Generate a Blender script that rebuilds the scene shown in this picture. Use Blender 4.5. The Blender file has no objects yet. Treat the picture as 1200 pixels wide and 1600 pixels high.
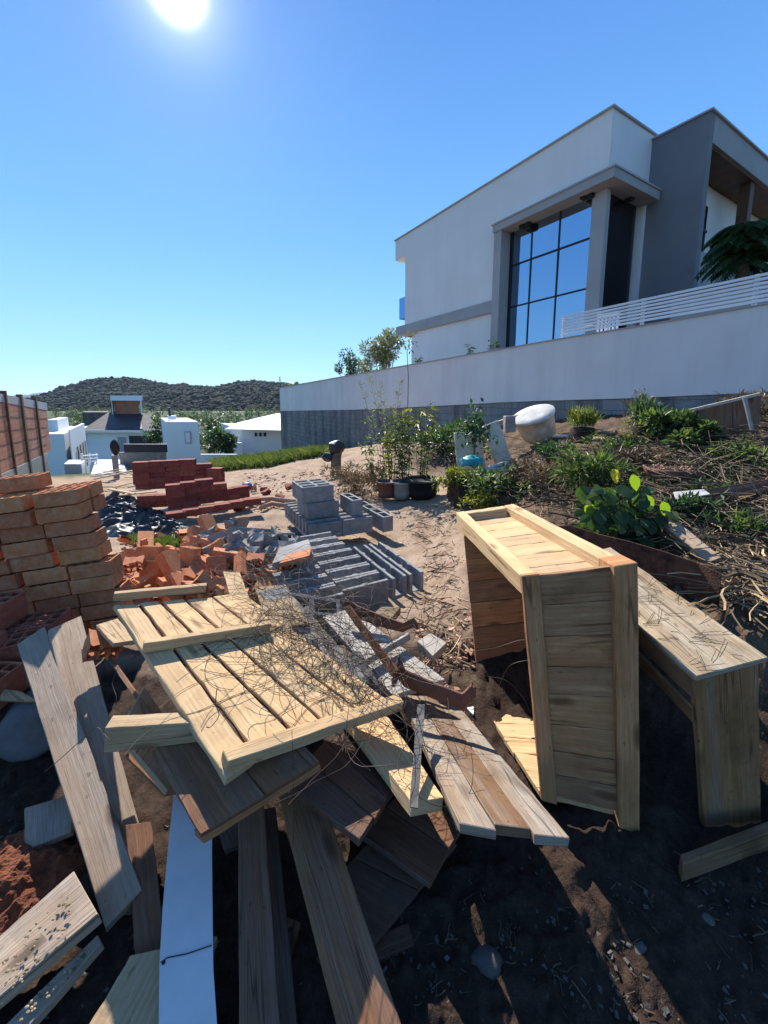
import bpy, bmesh, math, random
import numpy as np
from mathutils import Vector, Matrix, noise
random.seed(7)
R = math.radians
scene = bpy.context.scene
COL = scene.collection
# ------------------------------------------------------------------ camera model
F, CX, PY, PITCH, H = 620., 600., 715., R(8.3), 1.6
SP, CP = math.sin(PITCH), math.cos(PITCH)
def ray(px, py):
    x = (px-CX)/F; u = -(py-PY)/F
    return Vector((x, CP+SP*u, -SP+CP*u))
EYE = Vector((0, 0, H))
def pt(px, py, Y): r = ray(px, py); return EYE + r*(Y/r.y)
def gz(px, py, z): r = ray(px, py); return EYE + r*((z-H)/r.z)
def P3(s):
    return gz(s[0], s[1], s[3]) if len(s) == 4 else pt(*s)
def onplane(px, py, p0, n):
    r = ray(px, py); return EYE + r*((p0-EYE).dot(n)/r.dot(n))
cam_d = bpy.data.cameras.new('camera'); cam = bpy.data.objects.new('camera', cam_d); COL.objects.link(cam)
cam.location = EYE; cam.rotation_euler = (R(90)-PITCH, 0, 0)
cam_d.sensor_fit = 'VERTICAL'; cam_d.sensor_height = 24; cam_d.lens = 24*F/1600
cam_d.shift_y = -(800-PY)/1600; cam_d.clip_start = .05; cam_d.clip_end = 20000
scene.camera = cam
# ------------------------------------------------------------------ materials
MATS = {}
class NT:
    def __init__(s, name):
        m = bpy.data.materials.new(name); m.use_nodes = True; s.m = m; s.t = m.node_tree; s.t.nodes.clear()
        s.out = s.n('ShaderNodeOutputMaterial'); s.b = s.n('ShaderNodeBsdfPrincipled'); s.l(s.b.outputs[0], s.out.inputs[0])
        MATS[name] = m
    def n(s, typ, **kw):
        x = s.t.nodes.new(typ)
        for k, v in kw.items(): setattr(x, k, v)
        return x
    def l(s, a, b): s.t.links.new(a, b)
    def val(s, inp, v):
        if isinstance(v, (int, float)): inp.default_value = v
        elif isinstance(v, (tuple, list)): inp.default_value = tuple(v)+(1,) if len(v) == 3 and len(inp.default_value) == 4 else v
        else: s.l(v, inp)
    def coord(s, kind='Object', sc=(1, 1, 1), loc=None):
        tc = s.n('ShaderNodeTexCoord'); mp = s.n('ShaderNodeMapping'); s.l(tc.outputs[kind], mp.inputs[0]); mp.inputs['Scale'].default_value = sc
        if loc is not None: s.l(loc, mp.inputs['Location'])
        return mp.outputs[0]
    def noise(s, vec, scale, detail=4, rough=.55, dist=0):
        x = s.n('ShaderNodeTexNoise'); s.l(vec, x.inputs['Vector']); x.inputs['Scale'].default_value = scale
        x.inputs['Detail'].default_value = detail; x.inputs['Roughness'].default_value = rough; x.inputs['Distortion'].default_value = dist
        return x.outputs['Fac']
    def ramp(s, fac, pts):
        x = s.n('ShaderNodeValToRGB'); s.l(fac, x.inputs[0]); e = x.color_ramp.elements
        while len(e) < len(pts): e.new(.5)
        for k, (p, c) in enumerate(pts):
            e[k].position = p; e[k].color = (c, c, c, 1) if isinstance(c, (int, float)) else tuple(c)+(1,)
        return x.outputs[0]
    def mix(s, fac, a, b, mode='MIX'):
        x = s.n('ShaderNodeMix', data_type='RGBA', blend_type=mode)
        s.val(x.inputs[0], fac); s.val(x.inputs[6], a); s.val(x.inputs[7], b); return x.outputs[2]
    def math(s, op, a, b=0.):
        x = s.n('ShaderNodeMath', operation=op); s.val(x.inputs[0], a); s.val(x.inputs[1], b); return x.outputs[0]
    def attr(s, name):
        x = s.n('ShaderNodeAttribute'); x.attribute_name = name; return x
    def rnd(s): return s.n('ShaderNodeObjectInfo').outputs['Random']
    def island(s): return s.n('ShaderNodeNewGeometry').outputs['Random Per Island']
    def bump(s, h, strength=.3, dist=.01):
        x = s.n('ShaderNodeBump'); s.l(h, x.inputs['Height']); x.inputs['Strength'].default_value = strength; x.inputs['Distance'].default_value = dist
        s.l(x.outputs[0], s.b.inputs['Normal'])
    def fin(s, col, rough=.8, spec=.3):
        s.val(s.b.inputs['Base Color'], col); s.val(s.b.inputs['Roughness'], rough); s.b.inputs['Specular IOR Level'].default_value = spec
        return s.m
def wood(name, light, dark, grey=0., gcol=(.3, .28, .25), knots=1., stain=.3, rough=.8):
    m = NT(name)
    uv = m.n('ShaderNodeUVMap'); uv.uv_map = 'UVMap'
    def mp(sc):
        x = m.n('ShaderNodeMapping'); m.l(uv.outputs[0], x.inputs[0]); x.inputs['Scale'].default_value = sc; return x.outputs[0]
    g1 = m.noise(mp((1.3, 16, 1)), 1.6, 5, .6, .6)
    g2 = m.noise(mp((4, 110, 1)), 2.2, 3, .6)
    wv = m.n('ShaderNodeTexWave', wave_type='BANDS', bands_direction='Y'); m.l(mp((.35, 9, 1)), wv.inputs['Vector'])
    wv.inputs['Scale'].default_value = 1.7; wv.inputs['Distortion'].default_value = 7; wv.inputs['Detail'].default_value = 3; wv.inputs['Detail Scale'].default_value = .7
    a = m.ramp(g1, [(.3, 0), (.72, 1)])
    c = m.mix(a, dark, light)
    c = m.mix(m.math('MULTIPLY', m.ramp(wv.outputs['Fac'], [(.35, 1), (.7, 0)]), .38), c, tuple(x*.55 for x in light))
    c = m.mix(m.math('MULTIPLY', m.ramp(g2, [(.36, 1), (.56, 0)]), .62), c, dark)
    if grey > 0:
        gm = m.noise(mp((.9, 6, 1)), 1.4, 4, .6, .4)
        c = m.mix(m.math('MULTIPLY', m.ramp(gm, [(.5-grey*.35, 0), (.62, 1)]), min(1, grey+.25)), c, m.mix(m.ramp(g2, [(.35, 0), (.65, 1)]), tuple(x*.5 for x in gcol), gcol))
    ck = m.noise(mp((.45, 13, 1)), 1.3, 2, .5, .3)
    cm = m.noise(mp((1.1, 3, 1)), 1.1, 2)
    c = m.mix(m.math('MULTIPLY', m.math('MULTIPLY', m.ramp(ck, [(.487, 0), (.498, 1), (.502, 1), (.513, 0)]), m.ramp(cm, [(.5, 0), (.56, 1)])), .75), c, tuple(x*.25 for x in dark))
    st = m.noise(mp((2.2, 3.5, 1)), 1.5, 6, .65)
    c = m.mix(m.math('MULTIPLY', m.ramp(st, [(.52, 0), (.75, 1)]), stain), c, tuple(x*.42 for x in dark))
    sp = m.noise(mp((26, 48, 1)), 1., 2, .5)
    c = m.mix(m.math('MULTIPLY', m.ramp(sp, [(.66, 0), (.72, 1)]), .55), c, tuple(x*.4 for x in dark))
    dg = m.noise(mp((5, 9, 1)), 1.3, 6, .7)
    c = m.mix(m.math('MULTIPLY', m.ramp(dg, [(.5, 0), (.8, 1)]), .5), c, tuple(x*.6 for x in dark))
    if knots:
        vo = m.n('ShaderNodeTexVoronoi', feature='F1'); vo.voronoi_dimensions = '2D'
        dn = m.n('ShaderNodeVectorMath', operation='ADD'); m.l(mp((2.6, 7.5, 1)), dn.inputs[0])
        m.l(mp((.0, .0, 1)), dn.inputs[1]); m.l(dn.outputs[0], vo.inputs['Vector']); vo.inputs['Scale'].default_value = 1.
        k = m.math('MULTIPLY', m.ramp(vo.outputs['Distance'], [(.05, 1), (.11, .55), (.16, 0)]), .8*knots)
        sep = m.n('ShaderNodeSeparateColor'); m.l(vo.outputs['Color'], sep.inputs[0])
        k = m.math('MULTIPLY', k, m.ramp(sep.outputs[0], [(.55, 0), (.6, 1)]))
        c = m.mix(k, c, tuple(x*.3 for x in dark))
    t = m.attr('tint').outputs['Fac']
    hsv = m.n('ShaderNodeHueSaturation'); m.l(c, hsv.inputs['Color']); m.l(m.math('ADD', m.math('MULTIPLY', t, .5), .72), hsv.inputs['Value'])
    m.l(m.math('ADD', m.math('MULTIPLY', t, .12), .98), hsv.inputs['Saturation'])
    hh = m.math('ADD', m.math('MULTIPLY', g2, .6), m.math('MULTIPLY', g1, .5))
    m.bump(hh, .7, .005)
    return m.fin(hsv.outputs[0], rough, .25)
wood('pine', (.69, .49, .29), (.50, .32, .165), 0., knots=1., stain=.3)
wood('pine_shaded', (.55, .305, .155), (.33, .15, .068), 0., (.34, .26, .19), knots=1., stain=.6)  # darker, redder copy of pine: shade on the crate ends put into the colour
wood('board_grey', (.46, .345, .24), (.30, .205, .14), .3, (.38, .33, .28), knots=1.15, stain=.5)
wood('plank_old', (.30, .20, .115), (.14, .085, .05), .5, (.37, .335, .29), knots=.6, stain=.6)
wood('plank_brown', (.26, .15, .08), (.13, .07, .038), .2, (.4, .36, .31), knots=.6, stain=.5)
wood('bark', (.12, .065, .035), (.05, .028, .018), .2, (.16, .12, .1), knots=0, stain=.5)
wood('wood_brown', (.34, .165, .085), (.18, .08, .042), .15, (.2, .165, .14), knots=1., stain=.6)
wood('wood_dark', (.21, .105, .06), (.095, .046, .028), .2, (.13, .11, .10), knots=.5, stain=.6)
wood('rough_ply', (.52, .41, .27), (.24, .16, .09), .4, (.46, .41, .34), knots=0, stain=.8)
wood('leg_wood', (.42, .24, .12), (.22, .115, .052), .08, (.27, .25, .23), knots=.6, stain=.8)
wood('pale_grey', (.50, .45, .38), (.33, .28, .22), .45, (.5, .48, .46), knots=.6, stain=.5)
def plain(name, col, rough=.7, var=.25, sc=6., bump=.15, spec=.3, metal=0., islands=0., objvar=.0, bdist=.01, coordk='Object'):
    m = NT(name); v = m.coord(coordk)
    n1 = m.noise(v, sc, 6, .6)
    c = m.mix(m.ramp(n1, [(.3, 0), (.7, 1)]), tuple(x*(1-var) for x in col), tuple(min(1, x*(1+var*.6)) for x in col))
    if islands or objvar:
        r = m.island() if islands else m.rnd(); amt = islands or objvar
        h = m.n('ShaderNodeHueSaturation'); m.l(c, h.inputs['Color']); m.l(m.math('ADD', m.math('MULTIPLY', r, amt), 1-amt/2), h.inputs['Value']); c = h.outputs[0]
    if bump: m.bump(m.noise(v, sc*6, 5, .65), bump, bdist)
    m.b.inputs['Metallic'].default_value = metal
    return m.fin(c, rough, spec)
def terracotta(name, col, pale):
    m = NT(name); v = m.coord('Object', (1, 1, 1)); r = m.rnd()
    addv = m.n('ShaderNodeVectorMath', operation='ADD'); m.l(v, addv.inputs[0])
    cb = m.n('ShaderNodeCombineXYZ'); m.l(m.math('MULTIPLY', r, 40.), cb.inputs[0]); m.l(cb.outputs[0], addv.inputs[1])
    v = addv.outputs[0]
    c = m.mix(m.ramp(m.noise(v, 9, 6, .6), [(.35, 0), (.7, 1)]), tuple(x*.72 for x in col), col)
    c = m.mix(m.math('MULTIPLY', m.ramp(m.noise(v, 22, 5, .7), [(.42, 0), (.7, 1)]), .75), c, pale)
    c = m.mix(m.math('MULTIPLY', m.ramp(m.noise(v, 5, 5, .65), [(.55, 0), (.8, 1)]), .3), c, tuple(x*.35 for x in col))
    h = m.n('ShaderNodeHueSaturation'); m.l(c, h.inputs['Color']); m.l(m.math('ADD', m.math('MULTIPLY', r, .36), .80), h.inputs['Value'])
    m.l(m.math('ADD', m.math('MULTIPLY', r, .012), .494), h.inputs['Hue'])
    m.bump(m.noise(v, 60, 4, .7), .35, .004)
    return m.fin(h.outputs[0], .85, .2)
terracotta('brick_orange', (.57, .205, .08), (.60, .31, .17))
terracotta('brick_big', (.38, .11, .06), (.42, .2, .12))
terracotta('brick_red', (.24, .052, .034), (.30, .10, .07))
plain('concrete_block', (.235, .23, .225), .9, .3, 14, .5, objvar=.3, bdist=.004)
plain('concrete_dark', (.16, .155, .15), .9, .35, 7, .5)
plain('concrete', (.25, .24, .225), .9, .35, 7, .5, objvar=.2)
plain('concrete_pale', (.55, .52, .47), .9, .3, 6, .4)
plain('slab_beige', (.56, .49, .38), .85, .35, 6, .3)
plain('iron_rust', (.16, .062, .026), .8, .5, 14, .4)
plain('rust_sheet', (.15, .065, .038), .9, .7, 16, .9, bdist=.012)
plain('tile_brown', (.15, .062, .036), .7, .35, 9, .3)
plain('wire', (.055, .038, .028), .55, .4, 30, 0, .5, .5)
plain('steel_dark', (.06, .058, .06), .6, .3, 12, .2, .4, .4)
plain('plastic_black', (.018, .018, .021), .45, .4, 5, .25, .45)
plain('plastic_grey', (.42, .43, .46), .5, .3, 5, .2)
plain('teal_bag', (.03, .33, .36), .4, .3, 8, .3, .5)
plain('blue_bag', (.03, .12, .42), .5, .3, 8, .3, .5)
plain('white_paint', (.80, .80, .80), .7, .06, 2.5, .06)
plain('white_board', (.56, .545, .54), .5, .12, 7, .08)
plain('white_sheet', (.78, .78, .78), .6, .06, 3, .05)
plain('house_white', (.76, .735, .71), .85, .10, .8, .10)
m = NT('house_white'); v = m.coord('Object'); vs_ = m.coord('Object', (1.4, 1.4, .06)); c = m.mix(m.ramp(m.noise(v, .8, 6), [(.3, 0), (.7, 1)]), (.71, .67, .63), (.78, .745, .71))
c = m.mix(m.math('MULTIPLY', m.ramp(m.noise(vs_, 1.7, 6, .65), [(.52, 0), (.8, 1)]), .16), c, (.42, .40, .385)); m.bump(m.noise(v, 35, 4), .12, .01); m.fin(c, .9, .2)
plain('house_grey', (.20, .197, .205), .85, .14, .9, .12)
plain('house_frame', (.36, .345, .335), .85, .12, .9, .10)
plain('roof_edge', (.36, .35, .35), .6, .1, 2, .0)
plain('black_metal', (.012, .012, .013), .5, .2, 5, 0)
plain('white_metal', (.72, .72, .73), .4, .05, 5, 0)
plain('soffit_wood', (.13, .06, .03), .6, .4, 3, .1)
plain('far_white', (.72, .73, .75), .85, .10, .25, .0)
plain('far_grey', (.30, .31, .34), .85, .2, .3, .0)
plain('far_roof', (.12, .10, .095), .85, .4, 1.5, .0)
plain('far_dark', (.018, .022, .035), .5, .3, 1, .0)
plain('far_brick', (.32, .13, .07), .85, .3, 1.5, .0)
plain('drive', (.66, .65, .62), .9, .1, .8, .1)
plain('pot_brown', (.14, .07, .05), .7, .3, 8, .2)
plain('pot_grey', (.30, .29, .28), .8, .3, 8, .2)
plain('root_soil', (.05, .032, .022), .95, .5, 12, .8, bdist=.03)
plain('red_earth', (.22, .07, .032), .95, .5, 12, .8, bdist=.02)
plain('stone', (.12, .105, .09), .9, .4, 10, .4, objvar=.5)
plain('chip', (.42, .25, .17), .9, .3, 10, .3, islands=.9)
plain('straw', (.30, .215, .125), .85, .4, 6, .0, islands=1.2)
plain('twig', (.10, .07, .045), .85, .4, 9, .2, islands=.7)
plain('trunk', (.13, .10, .075), .9, .4, 9, .4)
plain('chair_white', (.8, .8, .8), .4, .05, 3, 0)
def glass(name, col, rough=.02, metal=1.):
    m = NT(name); m.b.inputs['Metallic'].default_value = metal
    v = m.coord('Object'); m.bump(m.noise(v, .8, 2), .03, .05)
    return m.fin(col, rough, .6)
glass('mirror_glass', (.30, .42, .56)); glass('dark_glass', (.035, .033, .04), .08, .7); glass('blue_glass', (.16, .36, .62), .08, .6)
def leaf(name, a, b, c=None, trans=.35, gloss=.45):
    m = NT(name); r = m.island()
    pts = [(0, a), (.6, b)] + ([(1., c)] if c else [])
    col = m.ramp(r, pts)
    m.fin(col, gloss, .35)
    tr = m.n('ShaderNodeBsdfTranslucent'); h = m.n('ShaderNodeHueSaturation'); m.l(col, h.inputs['Color']); h.inputs['Value'].default_value = 1.8; h.inputs['Saturation'].default_value = 1.15
    m.l(h.outputs[0], tr.inputs['Color'])
    mx = m.n('ShaderNodeMixShader'); mx.inputs[0].default_value = trans; m.l(m.b.outputs[0], mx.inputs[1]); m.l(tr.outputs[0], mx.inputs[2]); m.l(mx.outputs[0], m.out.inputs[0])
    return m.m
leaf('leaf_weed', (.035, .06, .022), (.07, .11, .035), (.16, .20, .05))
leaf('leaf_yellowgreen', (.07, .09, .022), (.17, .19, .035), (.30, .30, .05))
leaf('leaf_dark', (.020, .045, .018), (.04, .08, .025), (.06, .10, .035))
leaf('leaf_broad', (.03, .058, .02), (.05, .09, .025), (.12, .16, .04), .35, .6)
leaf('leaf_yellow', (.45, .36, .03), (.55, .45, .04), None)
leaf('leaf_lime', (.20, .34, .03), (.28, .42, .04), None)
leaf('leaf_grass', (.055, .085, .022), (.09, .125, .03), (.16, .17, .05), .3)
leaf('leaf_tree', (.03, .05, .02), (.06, .09, .03), (.10, .13, .045))
leaf('leaf_pale_tree', (.10, .125, .06), (.17, .19, .09), (.26, .27, .14))
leaf('leaf_dry', (.07, .05, .03), (.14, .095, .05), (.22, .16, .08), .2)
leaf('leaf_cabbage', (.10, .17, .09), (.16, .24, .12), None, .25)
leaf('flower_white', (.5, .5, .5), (.6, .6, .6), None, .2)
# ------------------------------------------------------------------ mesh helpers
class MB:
    def __init__(s): s.v = []; s.f = []; s.uv = []; s.t = []; s.mi = []
    def add(s, verts, faces, uvs=None, tint=None, mi=0):
        o = len(s.v); s.v += [Vector(v) for v in verts]; tint = random.random() if tint is None else tint
        for k, f in enumerate(faces):
            s.f.append([o+i for i in f]); s.uv.append(uvs[k] if uvs else [(0, 0)]*len(f)); s.t.append(tint); s.mi.append(mi)
    def hexa(s, T, B, n=1, jit=0., tint=None, rag=0.):
        """T, B: four top and four bottom corners, the edges 0-1 and 3-2 run along the grain"""
        T = [Vector(p) for p in T]; B = [Vector(p) for p in B]
        L = (T[1]-T[0]).length; W = (T[3]-T[0]).length; t = (B[0]-T[0]).length
        vs = []; fs = []; uvs = []; u0, v0 = random.uniform(0, 50), random.uniform(0, 50)
        J = lambda a=1.: Vector((random.gauss(0, jit), random.gauss(0, jit), random.gauss(0, jit)))*a
        for i in range(n+1):
            q = i/n
            e = (T[1]-T[0]).normalized()*random.uniform(-rag, rag) if i in (0, n) else Vector()
            e2 = (T[1]-T[0]).normalized()*random.uniform(-rag, rag) if i in (0, n) else Vector()
            vs += [T[0].lerp(T[1], q)+J()+e, T[3].lerp(T[2], q)+J()+e2, B[3].lerp(B[2], q)+J()+e2, B[0].lerp(B[1], q)+J()+e]
        per = [0, W, W+t, 2*W+t, 2*W+2*t]
        for i in range(n):
            for k in range(4):
                a = i*4+k; b = i*4+(k+1) % 4; c = b+4; d = a+4
                fs.append([a, b, c, d]); ua, ub = u0+L*i/n, u0+L*(i+1)/n; va, vb = v0+per[k], v0+per[k+1]
                uvs.append([(ua, va), (ua, vb), (ub, vb), (ub, va)])
        fs.append([3, 2, 1, 0]); uvs.append([(u0, v0), (u0+W*.2, v0), (u0+W*.2, v0+t), (u0, v0+t)])
        o = n*4
        fs.append([o, o+1, o+2, o+3]); uvs.append([(u0, v0), (u0+W*.2, v0), (u0+W*.2, v0+t), (u0, v0+t)])
        s.add(vs, fs, uvs, tint)
    def box(s, fn, lo, hi, axis=0, n=1, jit=0., tint=None, rag=0.):
        """box between lo and hi in the coordinates of fn, grain along axis"""
        a = axis; b, c = [k for k in range(3) if k != a]
        def p(x, y, z):
            v = [0, 0, 0]; v[a] = (lo, hi)[x][a]; v[b] = (lo, hi)[y][b]; v[c] = (lo, hi)[z][c]; return fn(*v)
        s.hexa([p(0, 0, 1), p(1, 0, 1), p(1, 1, 1), p(0, 1, 1)], [p(0, 0, 0), p(1, 0, 0), p(1, 1, 0), p(0, 1, 0)], n, jit, tint, rag)
    def tube(s, path, r, sides=5, tint=None, r2=None, cap=True):
        path = [Vector(p) for p in path]; n = len(path); vs = []; fs = []
        up = Vector((.13, .21, .97))
        for i, p in enumerate(path):
            d = (path[min(i+1, n-1)]-path[max(i-1, 0)])
            d = d.normalized() if d.length > 1e-9 else Vector((0, 0, 1))
            a = d.cross(up); a = a.normalized() if a.length > 1e-3 else d.orthogonal().normalized(); b = d.cross(a)
            rr = r if r2 is None else r+(r2-r)*i/(n-1)
            vs += [p+(a*math.cos(q)+b*math.sin(q))*rr for q in [2*math.pi*k/sides for k in range(sides)]]
        for i in range(n-1):
            for k in range(sides):
                a = i*sides+k; b = i*sides+(k+1) % sides; fs.append([a, b, b+sides, a+sides])
        if cap: fs.append(list(range(sides))[::-1]); fs.append([(n-1)*sides+k for k in range(sides)])
        s.add(vs, fs, None, tint)
    def leaf(s, p, d, nrm, L, W, fold=.25, curl=.15, seg=1, tint=None):
        d = Vector(d).normalized(); sd = d.cross(Vector(nrm)); sd = sd.normalized() if sd.length > 1e-4 else d.orthogonal().normalized(); nn = sd.cross(d); p = Vector(p)
        if seg == 1:
            m = p+d*L*.45-nn*fold*W
            s.add([p, m+sd*W/2+nn*fold*W, p+d*L-nn*curl*L, m-sd*W/2+nn*fold*W], [[0, 1, 2, 3]], None, tint)
        else:                                        # heart or oval blade: mid rib and two rims
            prof = [(0, .1), (.12, .8), (.35, 1.), (.6, .82), (.82, .45), (1., .02)]
            vs = []; fs = []
            for q, w in prof:
                c = p+d*L*q-nn*curl*L*q*q-nn*fold*W*.5*w
                vs += [c-sd*W/2*w+nn*fold*W*w-d*L*.1*(q < .1), c, c+sd*W/2*w+nn*fold*W*w-d*L*.1*(q < .1)]
            for i in range(len(prof)-1):
                a = i*3; fs += [[a, a+1, a+4, a+3], [a+1, a+2, a+5, a+4]]
            s.add(vs, fs, None, tint)
    def blob(s, c, r, sub=2, amp=.25, freq=2., seed=0, flat=1.):
        bm = bmesh.new(); bmesh.ops.create_icosphere(bm, subdivisions=sub, radius=1)
        bm.verts.index_update(); vs = []
        r = Vector(r) if not isinstance(r, (int, float)) else Vector((r, r, r))
        for v in bm.verts:
            d = v.co.normalized(); k = 1+amp*noise.fractal(d*freq+Vector((seed*7.3, seed*3.1, 0)), 1., 2., 4)
            vs.append(Vector(c)+Vector((d.x*r.x, d.y*r.y, d.z*r.z))*k)
        s.add(vs, [[v.index for v in f.verts] for f in bm.faces]); bm.free()
    def lathe(s, c, prof, seg=28, M=None, wob=0.):
        vs = []; fs = []; c = Vector(c)
        for (r, z) in prof:
            for k in range(seg):
                a = 2*math.pi*k/seg; v = Vector((r*math.cos(a)*(1+random.gauss(0, wob)), r*math.sin(a)*(1+random.gauss(0, wob)), z)); vs.append(c+(M @ v if M else v))
        for i in range(len(prof)-1):
            for k in range(seg): a = i*seg+k; b = i*seg+(k+1) % seg; fs.append([a, b, b+seg, a+seg])
        fs.append(list(range(seg))[::-1]); fs.append([(len(prof)-1)*seg+k for k in range(seg)])
        s.add(vs, fs)
    def build(s, name, mat, parent=None, bevel=0., smooth=False, origin=None, mats=None):
        if origin is None:
            xs = [v.x for v in s.v]; ys = [v.y for v in s.v]; zs = [v.z for v in s.v]
            origin = Vector(((min(xs)+max(xs))/2, (min(ys)+max(ys))/2, min(zs)))
        me = bpy.data.meshes.new(name); me.from_pydata([v-origin for v in s.v], [], s.f)
        uvl = me.uv_layers.new(name='UVMap'); k = 0
        flat = [c for f in s.uv for q in f for c in q]; uvl.data.foreach_set('uv', flat)
        at = me.attributes.new('tint', 'FLOAT', 'FACE'); at.data.foreach_set('value', s.t)
        if any(s.mi): me.polygons.foreach_set('material_index', s.mi)
        for mm in (mats or [mat]): me.materials.append(MATS[mm])
        if bevel:
            bm = bmesh.new(); bm.from_mesh(me)
            es = [e for e in bm.edges if len(e.link_faces) == 2 and e.calc_face_angle(0) > .6]
            bmesh.ops.bevel(bm, geom=es, offset=bevel, segments=1, affect='EDGES', clamp_overlap=True); bm.to_mesh(me); bm.free()
        if smooth: me.polygons.foreach_set('use_smooth', [True]*len(me.polygons))
        me.update()
        o = bpy.data.objects.new(name, me); COL.objects.link(o)
        if parent is not None:
            o.parent = parent; o.location = origin-PW[parent]
        else: o.location = origin
        PW[o] = origin
        return o
PW = {}
def tag(o, label=None, cat=None, group=None, kind=None):
    if label: o['label'] = label
    if cat: o['category'] = cat
    if group: o['group'] = group
    if kind: o['kind'] = kind
    return o
def empty(name, loc, label, cat, group=None):
    o = bpy.data.objects.new(name, None); COL.objects.link(o); o.location = loc; o.empty_display_size = .1; PW[o] = Vector(loc)
    return tag(o, label, cat, group)
ORD = ['topmost', 'second', 'third', 'fourth', 'fifth', 'sixth', 'seventh', 'eighth', 'ninth', 'tenth', 'eleventh', 'twelfth']
def nth(i): return (['first']+ORD[1:])[i] if i < 12 else '%dth' % (i+1)
# ------------------------------------------------------------------ terrain
CTRL = [(0, 0, 0), (-2.5, -.5, 0), (2.5, -.5, .15), (0, 1.3, 0), (1.3, 1.2, 0.02), (-1, 1.3, 0), (-2, 2.5, -.03), (0, 3.2, 0), (0, 2.2, 0), (.6, 1.9, .03)]
for s in [(663, 927, 3.1), (620, 778, 6.5), (600, 690, 14.4), (545, 700, 16.8), (440, 700, 25), (430, 740, 11), (380, 775, 8.5), (300, 785, 6.4), (200, 825, 5.2),
          (165, 745, 14), (1000, 770, 3.6), (900, 720, 4.7), (805, 750, 4.9), (700, 850, 4.15), (700, 770, 6.4), (720, 790, 5.1), (1130, 645, 5.4), (1190, 760, 3.3), (1190, 905, 2.15), (1050, 885, 2.5),
          (900, 822, 2.95), (720, 950, 2.65), (870, 655, 8.5), (1200, 640, 5.5), (700, 680, 11.4), (100, 900, 3.), (840, 690, 7.3), (1100, 970, 1.75), (560, 740, 8.5)]:
    p = pt(*s); CTRL.append(tuple(p))
CTRL += [(-9, 7, -.3), (-12, 12, -.9), (6, 2, 1.3), (8, 6, 1.6), (10, 14, 1.5), (-6, 2, 0), (1.9, 1.1, .25), (.60, 1.27, .075), (.93, 1.2, .12), (.75, 1.8, .02), (.45, 1.6, .0)]
_C = np.array(CTRL); 
def _k(d2): return np.where(d2 > 1e-9, .5*d2*np.log(np.maximum(d2, 1e-9)), 0)
_n = len(_C); _A = np.zeros((_n+3, _n+3)); _d = ((_C[:, None, :2]-_C[None, :, :2])**2).sum(-1)
_A[:_n, :_n] = _k(_d)+np.eye(_n)*.02; _A[:_n, _n] = 1; _A[:_n, _n+1:] = _C[:, :2]; _A[_n, :_n] = 1; _A[_n+1:, :_n] = _C[:, :2].T
_W = np.linalg.solve(_A, np.r_[_C[:, 2], 0, 0, 0])
def ground_np(XY):
    d = ((XY[:, None, :]-_C[None, :, :2])**2).sum(-1)
    z = _k(d) @ _W[:_n] + _W[_n] + XY @ _W[_n+1:]
    z = np.clip(z, -2.2, 1.75)
    r = np.hypot(XY[:, 0], XY[:, 1]); w = np.clip((r-19)/24, 0, 1); w = w*w*(3-2*w)
    return z*(1-w) + (-6.5)*w
def ground(x, y): return float(ground_np(np.array([[x, y]]))[0])
def onground(px, py, far=60.):
    r = ray(px, py); r = r/r.y; Y = np.geomspace(.5, far, 500)
    pts = np.array([[r.x*y, y] for y in Y]); zz = ground_np(pts); rz = H+r.z*Y
    k = np.nonzero(rz < zz)[0]
    y = Y[k[0]] if len(k) else far
    return Vector((r.x*y, y, ground(r.x*y, y)))
# ------------------------------------------------------------------ world, sun
SUN_EL, SUN_AZ = R(39.0), R(-24.3)           # azimuth from +Y, to the left
sdir = Vector((math.sin(SUN_AZ)*math.cos(SUN_EL), math.cos(SUN_AZ)*math.cos(SUN_EL), math.sin(SUN_EL)))
w = bpy.data.worlds.new('World'); scene.world = w; w.use_nodes = True; nt = w.node_tree; nt.nodes.clear()
out = nt.nodes.new('ShaderNodeOutputWorld'); bg = nt.nodes.new('ShaderNodeBackground'); sky = nt.nodes.new('ShaderNodeTexSky')
sky.sky_type = 'NISHITA'; sky.sun_disc = False; sky.sun_elevation = SUN_EL; sky.sun_rotation = SUN_AZ
sky.altitude = 0; sky.air_density = 1.0; sky.dust_density = .04; sky.ozone_density = 4.5
hs_ = nt.nodes.new('ShaderNodeHueSaturation'); hs_.inputs['Saturation'].default_value = 1.0; nt.links.new(sky.outputs[0], hs_.inputs['Color']); bg.inputs[1].default_value = .097
tcz = nt.nodes.new('ShaderNodeTexCoord'); nz = nt.nodes.new('ShaderNodeVectorMath'); nz.operation = 'NORMALIZE'; nt.links.new(tcz.outputs['Generated'], nz.inputs[0]); sz = nt.nodes.new('ShaderNodeSeparateXYZ'); nt.links.new(nz.outputs[0], sz.inputs[0])
rp = nt.nodes.new('ShaderNodeValToRGB'); nt.links.new(sz.outputs[2], rp.inputs[0]); e_ = rp.color_ramp.elements; e_.new(.12); e_.new(.35); e_.new(.65)
for k_, (p_, c_) in enumerate(((0., (.112, .238, .345)), (.10, (.086, .207, .345)), (.32, (.050, .150, .315)), (.65, (.026, .090, .24)), (1., (.03, .08, .2)))): e_[k_].position = p_; e_[k_].color = tuple(q/.07*.08 for q in c_)+(1,)
gm = nt.nodes.new('ShaderNodeVectorMath'); gm.operation = 'SCALE'; gm.inputs['Scale'].default_value = 1/.08; nt.links.new(rp.outputs[0], gm.inputs[0])
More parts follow.
